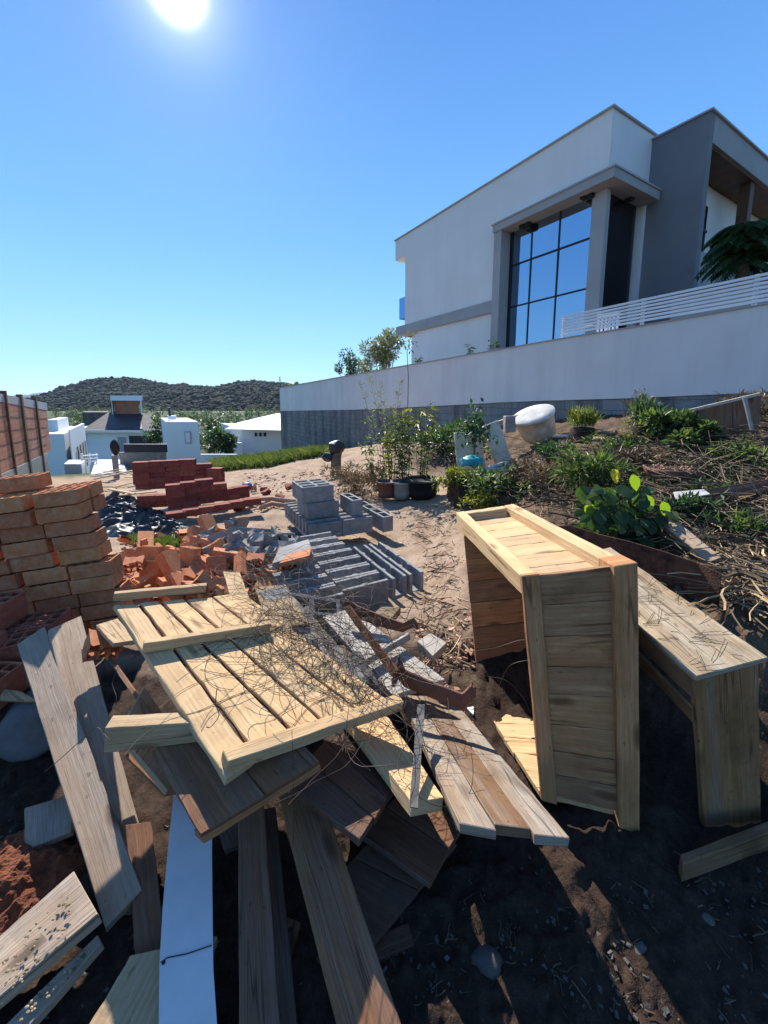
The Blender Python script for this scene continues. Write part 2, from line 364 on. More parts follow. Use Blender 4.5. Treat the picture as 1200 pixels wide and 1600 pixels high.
mxs = nt.nodes.new('ShaderNodeMix'); mxs.data_type = 'RGBA'; mxs.inputs[0].default_value = .84; nt.links.new(hs_.outputs[0], mxs.inputs[6]); nt.links.new(gm.outputs[0], mxs.inputs[7]); nt.links.new(mxs.outputs[2], bg.inputs[0])
# the bright disc of the sun and its aureole, part of the sky itself
tc = nt.nodes.new('ShaderNodeTexCoord'); dp = nt.nodes.new('ShaderNodeVectorMath'); dp.operation = 'DOT_PRODUCT'
nrm = nt.nodes.new('ShaderNodeVectorMath'); nrm.operation = 'NORMALIZE'
nt.links.new(tc.outputs['Generated'], nrm.inputs[0]); nt.links.new(nrm.outputs[0], dp.inputs[0]); dp.inputs[1].default_value = sdir
def wm(op, a, b):
    x = nt.nodes.new('ShaderNodeMath'); x.operation = op
    for k, v in enumerate((a, b)):
        if isinstance(v, (int, float)): x.inputs[k].default_value = v
        else: nt.links.new(v, x.inputs[k])
    return x.outputs[0]
cl = wm('MAXIMUM', dp.outputs['Value'], 0.)
g = wm('ADD', wm('MULTIPLY', wm('POWER', cl, 4000.), 7.), wm('ADD', wm('MULTIPLY', wm('POWER', cl, 420.), .2), wm('MULTIPLY', wm('POWER', cl, 40.), .035)))
bg2 = nt.nodes.new('ShaderNodeBackground'); bg2.inputs[0].default_value = (1, .97, .93, 1); nt.links.new(g, bg2.inputs[1])
ad = nt.nodes.new('ShaderNodeAddShader'); nt.links.new(bg.outputs[0], ad.inputs[0]); nt.links.new(bg2.outputs[0], ad.inputs[1]); nt.links.new(ad.outputs[0], out.inputs[0])
ld = bpy.data.lights.new('sun', 'SUN'); ld.energy = 3.7; ld.angle = R(.53); ld.color = (1., .95, .87)
lo = bpy.data.objects.new('sun', ld); COL.objects.link(lo); lo.rotation_euler = sdir.to_track_quat('Z', 'Y').to_euler(); lo.location = (0, 0, 30)
scene.view_settings.view_transform = 'Standard'; scene.view_settings.look = 'None'; scene.view_settings.gamma = 1; scene.view_settings.exposure = 1.3
# ------------------------------------------------------------------ ground sheet
def make_ground():
    rad = np.concatenate([[0], np.geomspace(.32, 14, 250), np.geomspace(14.6, 6000, 70)])
    fr = np.linspace(R(-62), R(62), 430); bk = np.linspace(R(62), R(298), 40)[1:-1]
    an = np.concatenate([fr, bk]); na = len(an)
    X = np.outer(rad[1:], np.sin(an)).ravel(); Y = np.outer(rad[1:], np.cos(an)).ravel()
    XY = np.c_[X, Y]; Z = np.concatenate([ground_np(c) for c in np.array_split(XY, 20)])
    N = len(X); zone = np.zeros((N, 4)); zone[:, 3] = 1
    rr = np.hypot(X, Y); Zb = Z.copy()
    for i in range(N):
        x, y, r = X[i], Y[i], rr[i]
        if r < 40:
            v = Vector((x, y, 0))
            n1 = noise.fractal(v*.9, 1., 2., 3); n2 = noise.fractal(v*7, .9, 2.1, 4) if r < 14 else 0
            rough = 1 if y < 2.4 else .45
            if Zb[i] > .3 and x > .6: rough = 1.7
            Z[i] += n1*.05*min(1, r/3)+n2*.028*rough
            if r < 7:
                c = noise.cell(v*26)                       # clods
                Z[i] += max(0, noise.noise(v*22)-.15)*.05*rough
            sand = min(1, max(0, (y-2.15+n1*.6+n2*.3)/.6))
            gard = min(1, max(0, (Zb[i]-.16+n1*.12)/.15)) if x > .3 else 0
            gr = min(1, max(0, (r-17+n1*4)/3)) if x < -2 else 0
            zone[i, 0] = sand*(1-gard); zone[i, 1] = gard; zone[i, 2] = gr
        else: zone[i, 2] = 1
    verts = [Vector((0, 0, 0))]+[Vector(p) for p in zip(X, Y, Z)]
    fs = [(0, 1+(k+1) % na, 1+k) for k in range(na)]
    for j in range(len(rad)-2):
        for k in range(na): a = 1+j*na+k; b = 1+j*na+(k+1) % na; fs.append((a, b, b+na, a+na))
    me = bpy.data.meshes.new('ground'); me.from_pydata(verts, [], fs)
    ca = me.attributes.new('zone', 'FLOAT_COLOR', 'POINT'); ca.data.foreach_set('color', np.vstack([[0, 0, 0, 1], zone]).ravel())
    me.polygons.foreach_set('use_smooth', [True]*len(me.polygons))
    m = NT('earth'); v = m.coord('Object')
    sep = m.n('ShaderNodeSeparateColor'); m.l(m.attr('zone').outputs['Color'], sep.inputs[0])
    f1 = m.noise(v, 3, 8, .65); f2 = m.noise(v, 28, 6, .7); f3 = m.noise(v, 90, 4, .7)
    soil = m.mix(m.ramp(f2, [(.35, 0), (.7, 1)]), (.024, .015, .011), (.062, .038, .026))  # near soil coloured dark, the foreground shade is put into its colour
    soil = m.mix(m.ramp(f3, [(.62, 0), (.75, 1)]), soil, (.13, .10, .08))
    sand = m.mix(m.ramp(f1, [(.35, 0), (.65, 1)]), (.24, .16, .105), (.39, .285, .20))
    sand = m.mix(m.ramp(f2, [(.55, 0), (.72, 1)]), sand, (.15, .085, .055))
    gard = m.mix(m.ramp(f1, [(.38, 0), (.62, 1)]), (.042, .028, .019), (.15, .095, .06))
    gard = m.mix(m.ramp(f3, [(.55, 0), (.7, 1)]), gard, (.26, .18, .11))
    lawn = m.mix(m.ramp(m.noise(v, .12, 5), [(.4, 0), (.62, 1)]), (.022, .045, .014), (.07, .085, .028))
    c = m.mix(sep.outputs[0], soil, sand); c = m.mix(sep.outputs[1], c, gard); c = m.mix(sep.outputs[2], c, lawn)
    hh = m.math('ADD', m.math('MULTIPLY', f2, .7), m.math('MULTIPLY', f3, .4)); m.bump(hh, .8, .02)
    m.fin(c, .95, .15)
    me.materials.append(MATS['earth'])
    o = bpy.data.objects.new('ground', me); COL.objects.link(o); PW[o] = Vector(); tag(o, 'brown and sandy earth of the building plot, sloping away to green valley', 'ground', kind='structure')
make_ground()
# ------------------------------------------------------------------ hills
def ridge(name, label, pix, Y, depth, base, mat, amp, nx=220, nd=26):
    random.seed(3)
    xs = np.linspace(pix[0][0], pix[-1][0], nx); top = np.interp(xs, [p[0] for p in pix], [p[1] for p in pix])
    vs = []; fs = []
    for j in range(nd):
        q = j/(nd-1); prof = math.sin(min(1., q*1.15)*math.pi/2)**.8 if q < .87 else 1-(q-.87)*2
        for i in range(nx):
            p = pt(xs[i], top[i], Y); y = Y-depth*(1-q); x = p.x*(.12+.88*y/Y)
            nz = noise.fractal(Vector((x/(amp*7), y/(amp*7), 3)), .9, 2.1, 6)*amp*min(1, q*3+.1)+noise.fractal(Vector((x/(amp*38), y/(amp*30), 8)), 1, 2, 3)*amp*5*(q*(1-q))*2
            vs.append(Vector((x, y, base+(p.z-base)*prof+nz)))
    for j in range(nd-1):
        for i in range(nx-1): a = j*nx+i; fs.append([a, a+1, a+nx+1, a+nx])
    mb = MB(); mb.add(vs, fs); o = mb.build(name, mat, smooth=False); tag(o, label, 'hill', kind='structure')
def hillmat(name, a, b, sc):
    m = NT(name); v = m.coord('Object')
    vo = m.n('ShaderNodeTexVoronoi'); m.l(v, vo.inputs['Vector']); vo.inputs['Scale'].default_value = sc
    c = m.mix(m.ramp(vo.outputs['Distance'], [(.15, 1), (.75, 0)]), a, b)
    c = m.mix(m.ramp(m.noise(v, sc*.12, 5), [(.4, 0), (.65, 1)]), c, tuple(x*.6 for x in a))
    m.bump(vo.outputs['Distance'], 1., -2/sc); m.fin(c, .95, .05)
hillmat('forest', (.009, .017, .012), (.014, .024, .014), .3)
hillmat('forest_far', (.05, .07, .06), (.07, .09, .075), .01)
ridge('wooded_hill', 'dark wooded hill ridge rising behind the white houses', [(-260, 640), (-60, 632), (60, 632), (76, 628), (110, 618), (140, 606), (165, 600), (208, 597), (250, 602), (275, 606), (320, 608), (350, 607), (375, 602), (410, 600), (440, 603), (500, 606), (580, 600), (660, 612), (760, 628)], 620, 330, -8, 'forest', 2.6, 420, 70)
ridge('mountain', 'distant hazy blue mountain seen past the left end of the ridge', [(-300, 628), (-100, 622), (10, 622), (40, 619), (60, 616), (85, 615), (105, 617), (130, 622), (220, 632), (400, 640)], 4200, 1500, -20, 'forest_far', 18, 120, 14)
HILL = [o for o in scene.objects if o.name == 'wooded_hill'][0]
mbf = MB(); random.seed(77); hv = [v.co+HILL.location for v in HILL.data.vertices]; cand = [v for v in hv if v.x < 60 and v.z > -7]
bmi = bmesh.new(); bmesh.ops.create_icosphere(bmi, subdivisions=1, radius=1); IV = [v.co.copy() for v in bmi.verts]; IF = [[v.index for v in f.verts] for f in bmi.faces]; bmi.free()
for k in range(12000):
    c = random.choice(cand)+Vector((random.uniform(-3, 3), random.uniform(-3, 3), random.uniform(-1, 1.2))); r_ = random.uniform(1.0, 2.3); sd_ = random.uniform(0, 99)
    mbf.add([c+Vector((v.x, v.y, v.z*.8))*r_*(1+.5*noise.noise(v*1.9+Vector((sd_, 0, 0)))) for v in IV], IF)
leaf('leaf_forest', (.010, .020, .013), (.015, .027, .015), (.022, .034, .018), .1, .95)
tag(mbf.build('forest_canopy', 'leaf_forest', None, 0, True), 'tree crowns covering the wooded hill behind the houses', 'forest', kind='stuff')
# ------------------------------------------------------------------ big modern house
d1 = ray(215, 625); d1.z = 0; d1.normalize(); d2 = Vector((d1.y, -d1.x, 0))
C0 = pt(958, 168, 10.); O0 = Vector((C0.x, C0.y, 0)); ZT = C0.z
def hp(a, b, z): return O0 + d1*a + d2*b + Vector((0, 0, z))
def loc(p): q = p-O0; return q.dot(d1), q.dot(d2), p.z
def f1(px, py, b=0.): r = loc(onplane(px, py, O0+d2*b, d2)); return r[0], r[2]
def f2(px, py, a=0.): r = loc(onplane(px, py, O0+d1*a, d1)); return r[1], r[2]
ZB = -7.
house = empty('modern_house', hp(3, 3, 0), 'big white two storey modern house with tall corner glazing above the white wall', 'house')
def part(name, mat, fnboxes, parent=house, bevel=0., **kw):
    mb = MB()
    for lo_, hi_ in fnboxes: mb.box(hp, lo_, hi_)
    return mb.build(name, mat, parent, bevel, **kw)
aW, _ = f1(784, 350); aE = f1(633, 450)[0]; aO = f1(618, 380)[0]; aL = f1(641, 560)[0]
zo1 = f1(618, 408)[1]; zb1 = f1(775, 468)[1]; zb2 = f1(775, 487)[1]; bIn = f2(1020, 212)[0]
zBm = f1(862, 305, -.3)[1]; zBm = f1(960, 262, -.3)[1]; zBl = zBm-.2
part('wall', 'house_white', [((aW, 0, zb1), (aE, 9, zo1)), ((aW, 0, zo1+.0), (aO, 9, ZT)), ((0, 0, zBm+.003), (aW, 9, ZT)), ((aW, .06, ZB), (aL, 9, zb2)),
     ((0, f2(1005, 330)[0], ZB), (3, bIn, zBm))])
part('band', 'house_frame', [((aW, -.04, zb2), (f1(620, 520)[0], 9, zb1))])
part('roof_trim', 'roof_edge', [((-.05, -.05, ZT), (aO+.05, 9, ZT+.04))])
bp = f2(1028, 300, -.3)[0]
part('window_portal', 'house_frame', [((-.35, -.35, zBl), (aW+.02, .3, zBm)), ((-.35, .3, zBl), (.12, bp, zBm)), ((aW-.28, -.30, ZB), (aW, .2, zBl))])
part('portal_cap', 'roof_edge', [((-.38, -.38, zBm), (aW+.05, .2, zBm+.04)), ((-.38, .2, zBm), (-.02, bp+.03, zBm+.04))])
aP = f1(926, 310)[0]; bP = f2(953, 310)[0]
part('corner_pillar', 'house_frame', [((-.02, -.02, ZB), (aP, max(bP, .12), zBl))], bevel=.01)
bG = f2(1004, 300)[0]
win = part('window', 'mirror_glass', [((aP, .12, ZB+5), (aW-.2, .2, zBl))])
win.data.materials.clear(); win.data.materials.append(MATS['black_metal'])
ce = [aP]+[f1(877, 322, .12)[0], f1(833, 345, .12)[0]]+[aW-.36]; re_ = [zBl]+[f1(802, 415, .12)[1], f1(800, 480, .12)[1], f1(800, 480, .12)[1]-1.3, ZB+5.02]
for i in range(3):
    for j in range(4):
        a0, a1, z1, z0 = ce[i], ce[i+1], re_[j], re_[j+1]; k1, k2 = random.uniform(-.006, .006), random.uniform(-.006, .006); mb = MB()
        q_ = [(a0, .116+k1, z0), (a1, .116, z0), (a1, .116+k2, z1), (a0, .116+k1+k2, z1)]
        mb.hexa([hp(a, b-.004, z) for a, b, z in q_], [hp(a, .1199+.008, z) for a, b, z in q_]); mb.build('pane', 'mirror_glass', win)
def mull(parent, boxes): part('mullion', 'black_metal', boxes, parent)
cols = [f1(833, 345, .12)[0], f1(877, 322, .12)[0]]; rows = [f1(802, 415, .12)[1], f1(800, 480, .12)[1], f1(800, 480, .12)[1]-1.3]
mull(win, [((c-.02, .095, ZB+5), (c+.02, .118, zBl)) for c in cols]+[((aP, .09, z-.02), (aW-.2, .115, z+.02)) for z in rows]+[((aW-.36, .08, ZB+5), (aW-.282, .114, zBl))])
win2 = part('window', 'dark_glass', [((.12, bP+.1, ZB+5), (.2, bG, zBl))])
for (px, py) in ((812, 352), (907, 305)):
    a, z = f1(px, py, -.1)
    o = part('spotlight', 'black_metal', [((a-.14, -.12, z-.10), (a+.02, .06, z+.12)), ((a-.32, -.10, z-.16), (a-.16, .04, z+.06))], bevel=.02)
b_, z_ = f2(984, 306, 0); part('spotlight', 'black_metal', [((-.1, b_-.1, z_-.12), (.08, b_+.08, z_+.12)), ((-.1, b_+.12, z_-.06), (.08, b_+.3, z_+.16))], bevel=.02)
# balcony at the far end
part('balcony_slab', 'house_frame', [((aE, .5, zb2), (f1(620, 520)[0]+.02, 6, zb1-.02))])
part('balustrade', 'blue_glass', [((f1(621, 480)[0]-.05, .1, f1(621, 499)[1]), (f1(621, 480)[0], 6, f1(621, 467)[1])), ((aE, .06, f1(621, 499)[1]), (f1(621, 480)[0]-.05, .09, f1(621, 467)[1]))])
# grey wing
rr = loc(onplane(1112, 173, O0+d2*bIn, d2)); aG, zG = rr[0], rr[2]
def g2(px, py): return f2(px, py, aG)
zO = g2(1113, 222)[1]; zS = g2(1095, 392)[1]; bS = bIn+.22; bEnd = bIn+7
part('wing_wall', 'house_grey', [((aG, bIn, ZB), (3.5, bS, zG)), ((aG+2.2, bS, ZB), (3.5, bEnd, zG))])
part('wing_fascia', 'house_frame', [((aG, bS, zO), (aG+2.2, bEnd, zG-.002))])
part('wing_sill', 'house_frame', [((aG, bS, ZB), (aG+.2, bEnd, zS))])
part('roof_trim', 'roof_edge', [((aG-.05, bIn-.05, zG), (3.5, bEnd, zG+.04))])
part('soffit', 'soffit_wood', [((aG+.06, bS+.01, zO-.05), (aG+2.19, bEnd-.1, zO-.003))])
part('loggia_wall', 'house_white', [((aG+.8, bS, zS-.2), (aG+1.1, bEnd-.1, zO-.06))])
part('loggia_post', 'soffit_wood', [((aG+.1, bS+2.75, zS), (aG+.35, bS+3.0, zO-.06))])
w3 = part('window', 'mirror_glass', [((aG+.73, bS+.05, zS-.1), (aG+.79, bS+2.0, zO-.62))])
mull(w3, [((aG+.70, bS+.9, zS-.1), (aG+.728, bS+.96, zO-.62)), ((aG+.69, bS+.05, zO-1.3), (aG+.726, bS+2.0, zO-1.24))])
# porch roof in front of the wing
pz = loc(onplane(1085, 437, O0+d1*(aG-.9), d1))
part('porch', 'house_frame', [((aG-1.6, bIn-1.0, ZB), (aG-.02, bIn+1.1, pz[2]))]); part('porch_roof', 'far_roof', [((aG-1.7, bIn-1.1, pz[2]), (aG-.03, bIn+1.2, pz[2]+.1))])
# ------------------------------------------------------------------ boundary wall of that house: straight, stepping down with the slope
WL = pt(437, 640, 25.); WL.z = 0
def wp(t, off, z): return WL - d1*t + d2*off + Vector((0, 0, z))
def fw(px, py, off=0.): q = onplane(px, py, WL+d2*off, d2)-WL; return -q.dot(d1), q.z
tR, _ = fw(1230, 500)
bw = empty('boundary_wall', wp(0, 0, -1.5), 'long white rendered boundary wall on a bare grey block base', 'wall')
def slope_wall(name, mat, pixtop, pixbot, o0, o1, parent, n=24, extra=0):
    mb = MB(); pts = []
    for px in np.linspace(437, 1230, n):
        yt = np.interp(px, [p[0] for p in pixtop], [p[1] for p in pixtop]); t, zt = fw(px, yt)
        zb = -3. if pixbot is None else fw(px, np.interp(px, [p[0] for p in pixbot], [p[1] for p in pixbot]))[1]
        pts.append((t, zb, zt))
    pts.append((pts[-1][0]+8, pts[-1][1]+.35, pts[-1][2]+.35))
    for (t0, b0, z0), (t1, b1, z1) in zip(pts, pts[1:]):
        mb.add([wp(t0, o0, b0), wp(t1, o0, b1), wp(t1, o0, z1), wp(t0, o0, z0), wp(t0, o1, b0), wp(t1, o1, b1), wp(t1, o1, z1), wp(t0, o1, z0)],
               [[0, 1, 2, 3], [5, 4, 7, 6], [3, 2, 6, 7], [1, 0, 4, 5]]+([[0, 3, 7, 4]] if t0 == pts[0][0] else [])+([[1, 5, 6, 2]] if t1 == pts[-1][0] else []), None, .5)
    return mb.build(name, mat, parent)
ptop = [(437, 607), (640, 571), (780, 547), (870, 531), (1000, 510), (1100, 493), (1230, 470)]
pmid = [(437, 642), (560, 640), (690, 634), (780, 629), (860, 626), (1000, 622), (1230, 612)]
m = NT('wall_render'); v = m.coord('Object'); vs_ = m.coord('Object', (1.2, 1.2, .12))
c = m.mix(m.ramp(m.noise(v, .7, 5), [(.35, 0), (.65, 1)]), (.66, .60, .565), (.74, .685, .65))
c = m.mix(m.math('MULTIPLY', m.ramp(m.noise(vs_, 2.2, 5, .65), [(.48, 0), (.75, 1)]), .28), c, (.44, .40, .385)); m.bump(m.noise(v, 40, 4), .15, .01); m.fin(c, .9, .2)
m = NT('block_base'); v = m.coord('Object'); vs_ = m.coord('Object', (1, 1, .15))
cx = m.n('ShaderNodeSeparateXYZ'); m.l(v, cx.inputs[0]); cc = m.n('ShaderNodeCombineXYZ'); m.l(m.math('MULTIPLY', cx.outputs[1], 1.18), cc.inputs[0]); m.l(cx.outputs[2], cc.inputs[1])
bt = m.n('ShaderNodeTexBrick'); m.l(cc.outputs[0], bt.inputs['Vector']); bt.inputs['Scale'].default_value = 1; bt.inputs['Brick Width'].default_value = .4; bt.inputs['Row Height'].default_value = .2; bt.inputs['Mortar Size'].default_value = .008
bt.inputs['Color1'].default_value = (.20, .195, .19, 1); bt.inputs['Color2'].default_value = (.25, .24, .235, 1); bt.inputs['Mortar'].default_value = (.13, .125, .12, 1)
c = m.mix(m.math('MULTIPLY', m.ramp(m.noise(vs_, 1.6, 6, .65), [(.45, 0), (.65, 1)]), .75), bt.outputs['Color'], (.07, .065, .065)); c = m.mix(m.ramp(m.noise(v, 5, 6), [(.55, 0), (.8, 1)]), c, (.32, .30, .28))
m.bump(m.noise(v, 30, 4), .4, .01); m.fin(c, .95, .1)
slope_wall('rendered_face', 'wall_render', ptop, pmid, 0, .2, bw); slope_wall('block_base', 'block_base', [(p[0], p[1]+.0) for p in pmid], None, .03, .19, bw)
cp = slope_wall('coping', 'roof_edge', [(p[0], p[1]-1.6) for p in ptop], ptop, -.03, .23, bw)
# railing on the wall
t0, zr0 = fw(872, 529); rail = empty('railing', wp(t0, .1, zr0), 'white horizontal bar railing along the top of the boundary wall', 'railing')
t1, zr1 = fw(1225, 472); hgt = fw(872, 495)[1]-zr0
tE = t1+5; sl = (zr1-zr0)/(t1-t0)
def rz(t): return zr0+sl*(t-t0)
for k in range(7):
    h = .09+(hgt-.09)*k/6; mb = MB()
    mb.hexa([wp(t0, .08, rz(t0)+h+.018), wp(tE, .08, rz(tE)+h+.018), wp(tE, .115, rz(tE)+h+.018), wp(t0, .115, rz(t0)+h+.018)], [wp(t0, .08, rz(t0)+h-.018), wp(tE, .08, rz(tE)+h-.018), wp(tE, .115, rz(tE)+h-.018), wp(t0, .115, rz(t0)+h-.018)])
    mb.build('rail_bar', 'white_metal', rail)
for px in (874, 997, 1169):
    t, _ = fw(px, 500); mb = MB(); mb.box(lambda x, y, z: wp(x, y, z), (t-.025, .116, rz(t)-.02), (t+.025, .16, rz(t)+hgt+.03)); mb.build('post', 'white_metal', rail)
# white plastic chair behind the railing
tcx, zc = fw(941, 500, 1.1)
ch = empty('garden_chair', wp(tcx, 1.1, zc-.75), 'white plastic garden chair half hidden behind the railing', 'chair')
fnc = lambda x, y, z: wp(tcx+x, 1.1+y, zc-.75+z)
mb = MB(); mb.box(fnc, (-.25, -.24, .42), (.25, .24, .46)); mb.build('seat', 'chair_white', ch, .015)
mb = MB()
for k in range(6): mb.box(fnc, (-.235+k*.084, .2, .48), (-.185+k*.084, .235, .86))
mb.box(fnc, (-.25, .19, .86), (.25, .245, .93)); mb.build('backrest', 'chair_white', ch, .008)
for sx in (-1, 1):
    for sy in (-1, 1):
        mb = MB(); mb.tube([fnc(sx*.22, sy*.2, .42), fnc(sx*.27, sy*.25, -.4)], .02, 6); mb.build('leg', 'chair_white', ch)
    mb = MB(); mb.tube([fnc(sx*.26, .22, .68), fnc(sx*.28, 0, .69), fnc(sx*.27, -.2, .64), fnc(sx*.25, -.22, .44)], .02, 6); mb.build('armrest', 'chair_white', ch)
mb = MB(); q = wp(fw(437, 600)[0]-.08, .05, 0); mb.tube([Vector((q.x, q.y, -1)), Vector((q.x, q.y, fw(437, 592)[1]+.15))], .03, 6); tag(mb.build('wall_post', 'steel_dark'), 'thin grey post at the far end of the white wall', 'post')
# ------------------------------------------------------------------ unfinished brick wall, left
WB = pt(0, 680, 12.); WB.z = 0
def bp_(t, off, z): return WB + d1*t - d2*off + Vector((0, 0, z))
def fb(px, py): q = onplane(px, py, WB, d2)-WB; return q.dot(d1), q.z
m = NT('hollow_brick_wall'); v = m.coord('Object'); cx = m.n('ShaderNodeSeparateXYZ'); m.l(v, cx.inputs[0]); cc = m.n('ShaderNodeCombineXYZ'); m.l(m.math('MULTIPLY', cx.outputs[1], 1.18), cc.inputs[0]); m.l(cx.outputs[2], cc.inputs[1])
bt = m.n('ShaderNodeTexBrick'); m.l(cc.outputs[0], bt.inputs['Vector']); bt.inputs['Scale'].default_value = 1; bt.inputs['Brick Width'].default_value = .25; bt.inputs['Row Height'].default_value = .15; bt.inputs['Mortar Size'].default_value = .016
bt.inputs['Color1'].default_value = (.46, .20, .12, 1); bt.inputs['Color2'].default_value = (.36, .15, .09, 1); bt.inputs['Mortar'].default_value = (.23, .15, .12, 1)
c = m.mix(m.ramp(m.noise(v, 1.3, 6), [(.5, 0), (.8, 1)]), bt.outputs['Color'], (.42, .32, .27)); m.bump(bt.outputs['Fac'], -.5, .01); m.fin(c, .9, .1)
lw = empty('brick_wall', bp_(0, 0, -1), 'unfinished orange hollow brick wall with concrete posts at the left edge', 'wall')
tops = [(-40, 607), (69, 629)]; bots = [(-40, 761), (81, 704)]
def bwall(name, mat, ya, yb, o0, o1, px0=-90, px1=73):
    mb = MB(); P = []
    for px in np.linspace(px0, px1, 8):
        t, zt = fb(px, ya(px)); _, zb = fb(px, yb(px)) if yb else (0, -3); P.append((t, zb, zt))
    for (ta, b0, z0), (tb, b1, z1) in zip(P, P[1:]):
        mb.hexa([bp_(ta, o0, z0), bp_(tb, o0, z1), bp_(tb, o1, z1), bp_(ta, o1, z0)], [bp_(ta, o0, b0), bp_(tb, o0, b1), bp_(tb, o1, b1), bp_(ta, o1, b0)])
    return mb.build(name, mat, lw)
yt = lambda px: 615+.2*px; yc = lambda px: 628+.185*px; yb_ = lambda px: 742-.47*px
bwall('concrete_beam', 'far_grey', yt, yc, 0, .15); bwall('brickwork', 'hollow_brick_wall', yc, yb_, .01, .14); bwall('foundation', 'concrete', yb_, None, -.02, .16)
for k in range(4):
    q = (k+1)/5.; bwall('mortar_band', 'tile_brown', lambda px: yc(px)*(1-q)+yb_(px)*q-1.1, lambda px: yc(px)*(1-q)+yb_(px)*q+1.1, 0.004, .1)
for px, wd in ((-22, .22), (7, .12), (32, .22), (55, .2)):
    t, zt = fb(px, yt(px)); mb = MB(); mb.box(lambda x, y, z: bp_(x, y, z), (t-wd/2, -.05, -2.5), (t+wd/2, .1, zt+.12)); mb.build('post', 'soffit_wood', lw)
# ------------------------------------------------------------------ houses down in the valley
def at(px, Y): return pt(px, 625, Y)
def boxpx(mb, x0, x1, y0, y1, Y, dep, zlow=None):
    a = pt(x0, y0, Y); b = pt(x1, y1, Y); z0 = b.z if zlow is None else zlow
    sx_ = d1.x/d1.y*dep
    mb.hexa([(a.x, Y, a.z), (b.x, Y, a.z), (b.x+sx_, Y+dep, a.z), (a.x+sx_, Y+dep, a.z)], [(a.x, Y, z0), (b.x, Y, z0), (b.x+sx_, Y+dep, z0), (a.x+sx_, Y+dep, z0)])
def hs(name, label, cat='house', base=(200, 40)): return empty(name, Vector((pt(base[0], 700, base[1]).x, base[1], -6.5)), label, cat)
def bpart(name, mat, rects, par, bevel=0):
    mb = MB()
    for r_ in rects: boxpx(mb, *r_)
    return mb.build(name, mat, par, bevel)
hA = hs('white_house', 'narrow white house with slit windows beside the brick wall', base=(100, 24))
bpart('wall', 'far_white', [(70, 107, 678, 740, 24, 7, -7.)], hA); bpart('upper_storey', 'far_white', [(74, 92, 656, 677.6, 26, 4)], hA)
mb = MB(); a = pt(107, 672, 24); b = a+d1*8.2; mb.hexa([(a.x+.03, 24.03, a.z), (b.x+.03, b.y, a.z), (b.x-.2, b.y, a.z), (a.x-.1, 24.1, a.z)], [(a.x+.03, 24.03, -7), (b.x+.03, b.y, -7), (b.x-.2, b.y, -7), (a.x-.1, 24.1, -7)]); sw = mb.build('side_wall', 'far_white', hA)
for q in (.25, .42, .6, .78):
    x = a.x+.05+(b.x-a.x)*q; y = 24+7*q; zc = pt(115, 715, 27).z; mb = MB(); mb.box(lambda i, j, k: Vector((x+.06+i*.4*(b.x-a.x)/7, y+i*.4, zc+k)), (0, 0, -1.0), (1, .1, .9)); mb.v = [v+Vector((.02*(j % 2), 0, 0)) for j, v in enumerate(mb.v)]; mb.build('window', 'far_dark', hA)
hB = hs('hip_roof_house', 'white house with brown hipped tile roof and square brick chimney tower', base=(190, 40))
bpart('wall', 'far_white', [(124, 250, 674, 735, 40, 10, -7.5)], hB); bpart('cornice', 'far_white', [(121, 252, 672, 676, 39.4, 11)], hB)
mb = MB(); r0 = [pt(128, 672, 39.5), pt(258, 671, 39.5)]; rt = [pt(168, 645, 44), pt(226, 645, 44)]; bk = [r0[0]+d1*14, r0[1]+d1*14]
Z0 = r0[0].z; 
for q in (r0[1], bk[0], bk[1]): q.z = Z0
rt[1].z = rt[0].z
mb.add([r0[0], r0[1], rt[1], rt[0], bk[0], bk[1]], [[0, 1, 2, 3], [1, 5, 2], [0, 3, 4], [3, 2, 5, 4]]); rf = mb.build('roof', 'far_roof', hB)
mb = MB(); off = Vector((0, -.12, .14)); A_ = [r0[0].lerp(r0[1], .33), r0[0].lerp(r0[1], .74), rt[0].lerp(rt[1], .86), rt[0].lerp(rt[1], .12)]; mb.hexa([p+off for p in A_], [p+off*.3 for p in A_]); mb.build('solar_panel', 'far_dark', rf)
bpart('left_wing_roof', 'far_roof', [(128, 170, 644, 672, 47, 4)], hB)
bpart('chimney_tower', 'far_white', [(173, 177, 619, 648, 43, 3), (218, 223, 619, 648, 43, 3), (172, 223, 618, 626, 42.9, 3.2)], hB); bpart('tower_brick', 'far_brick', [(177, 218, 626, 648, 43.2, 2.4)], hB)
bpart('window', 'far_dark', [(124, 135, 680, 697, 39.9, .1)], hB); bpart('door', 'far_grey', [(183, 199, 683, 712, 39.9, .1)], hB)
bpart('garage_opening', 'far_dark', [(201, 250, 681, 706, 39.9, .1)], hB)
hC = hs('white_annex', 'plain white cube building with a small framed window', base=(290, 27))
bpart('wall', 'far_white', [(259, 314, 659, 720, 27, 6, -6)], hC); fr = bpart('window', 'house_frame', [(288, 299, 674, 693, 26.93, .06)], hC); bpart('pane', 'far_white', [(289.3, 297.7, 676, 691.5, 26.9, .025)], fr)
hq = bpart('roof_vent', 'far_white', [(263, 276, 650, 655, 29, 1)], hC); bpart('vent_pipe', 'far_dark', [(263, 267, 637, 650, 29.2, .4)], hq)
hE = hs('pale_roof_house', 'white house with pale pyramid roof beside the far end of the wall', base=(410, 36))
mb = MB(); e = [pt(352, 670, 36), pt(452, 672, 34), pt(490, 669, 46), pt(372, 668, 46)]; ap = [pt(432, 646, 41), pt(452, 645, 41)]
for q in e: q.z = e[0].z
mb.add(e+ap, [[0, 1, 5, 4], [1, 2, 5], [2, 3, 4, 5], [3, 0, 4]]); mb.build('roof', 'white_paint', hE)
bpart('wall', 'far_white', [(378, 470, 670.5, 720, 36.3, 9, -8)], hE); bpart('side_wing', 'far_white', [(352, 380, 692, 720, 34, 3, -8)], hE)
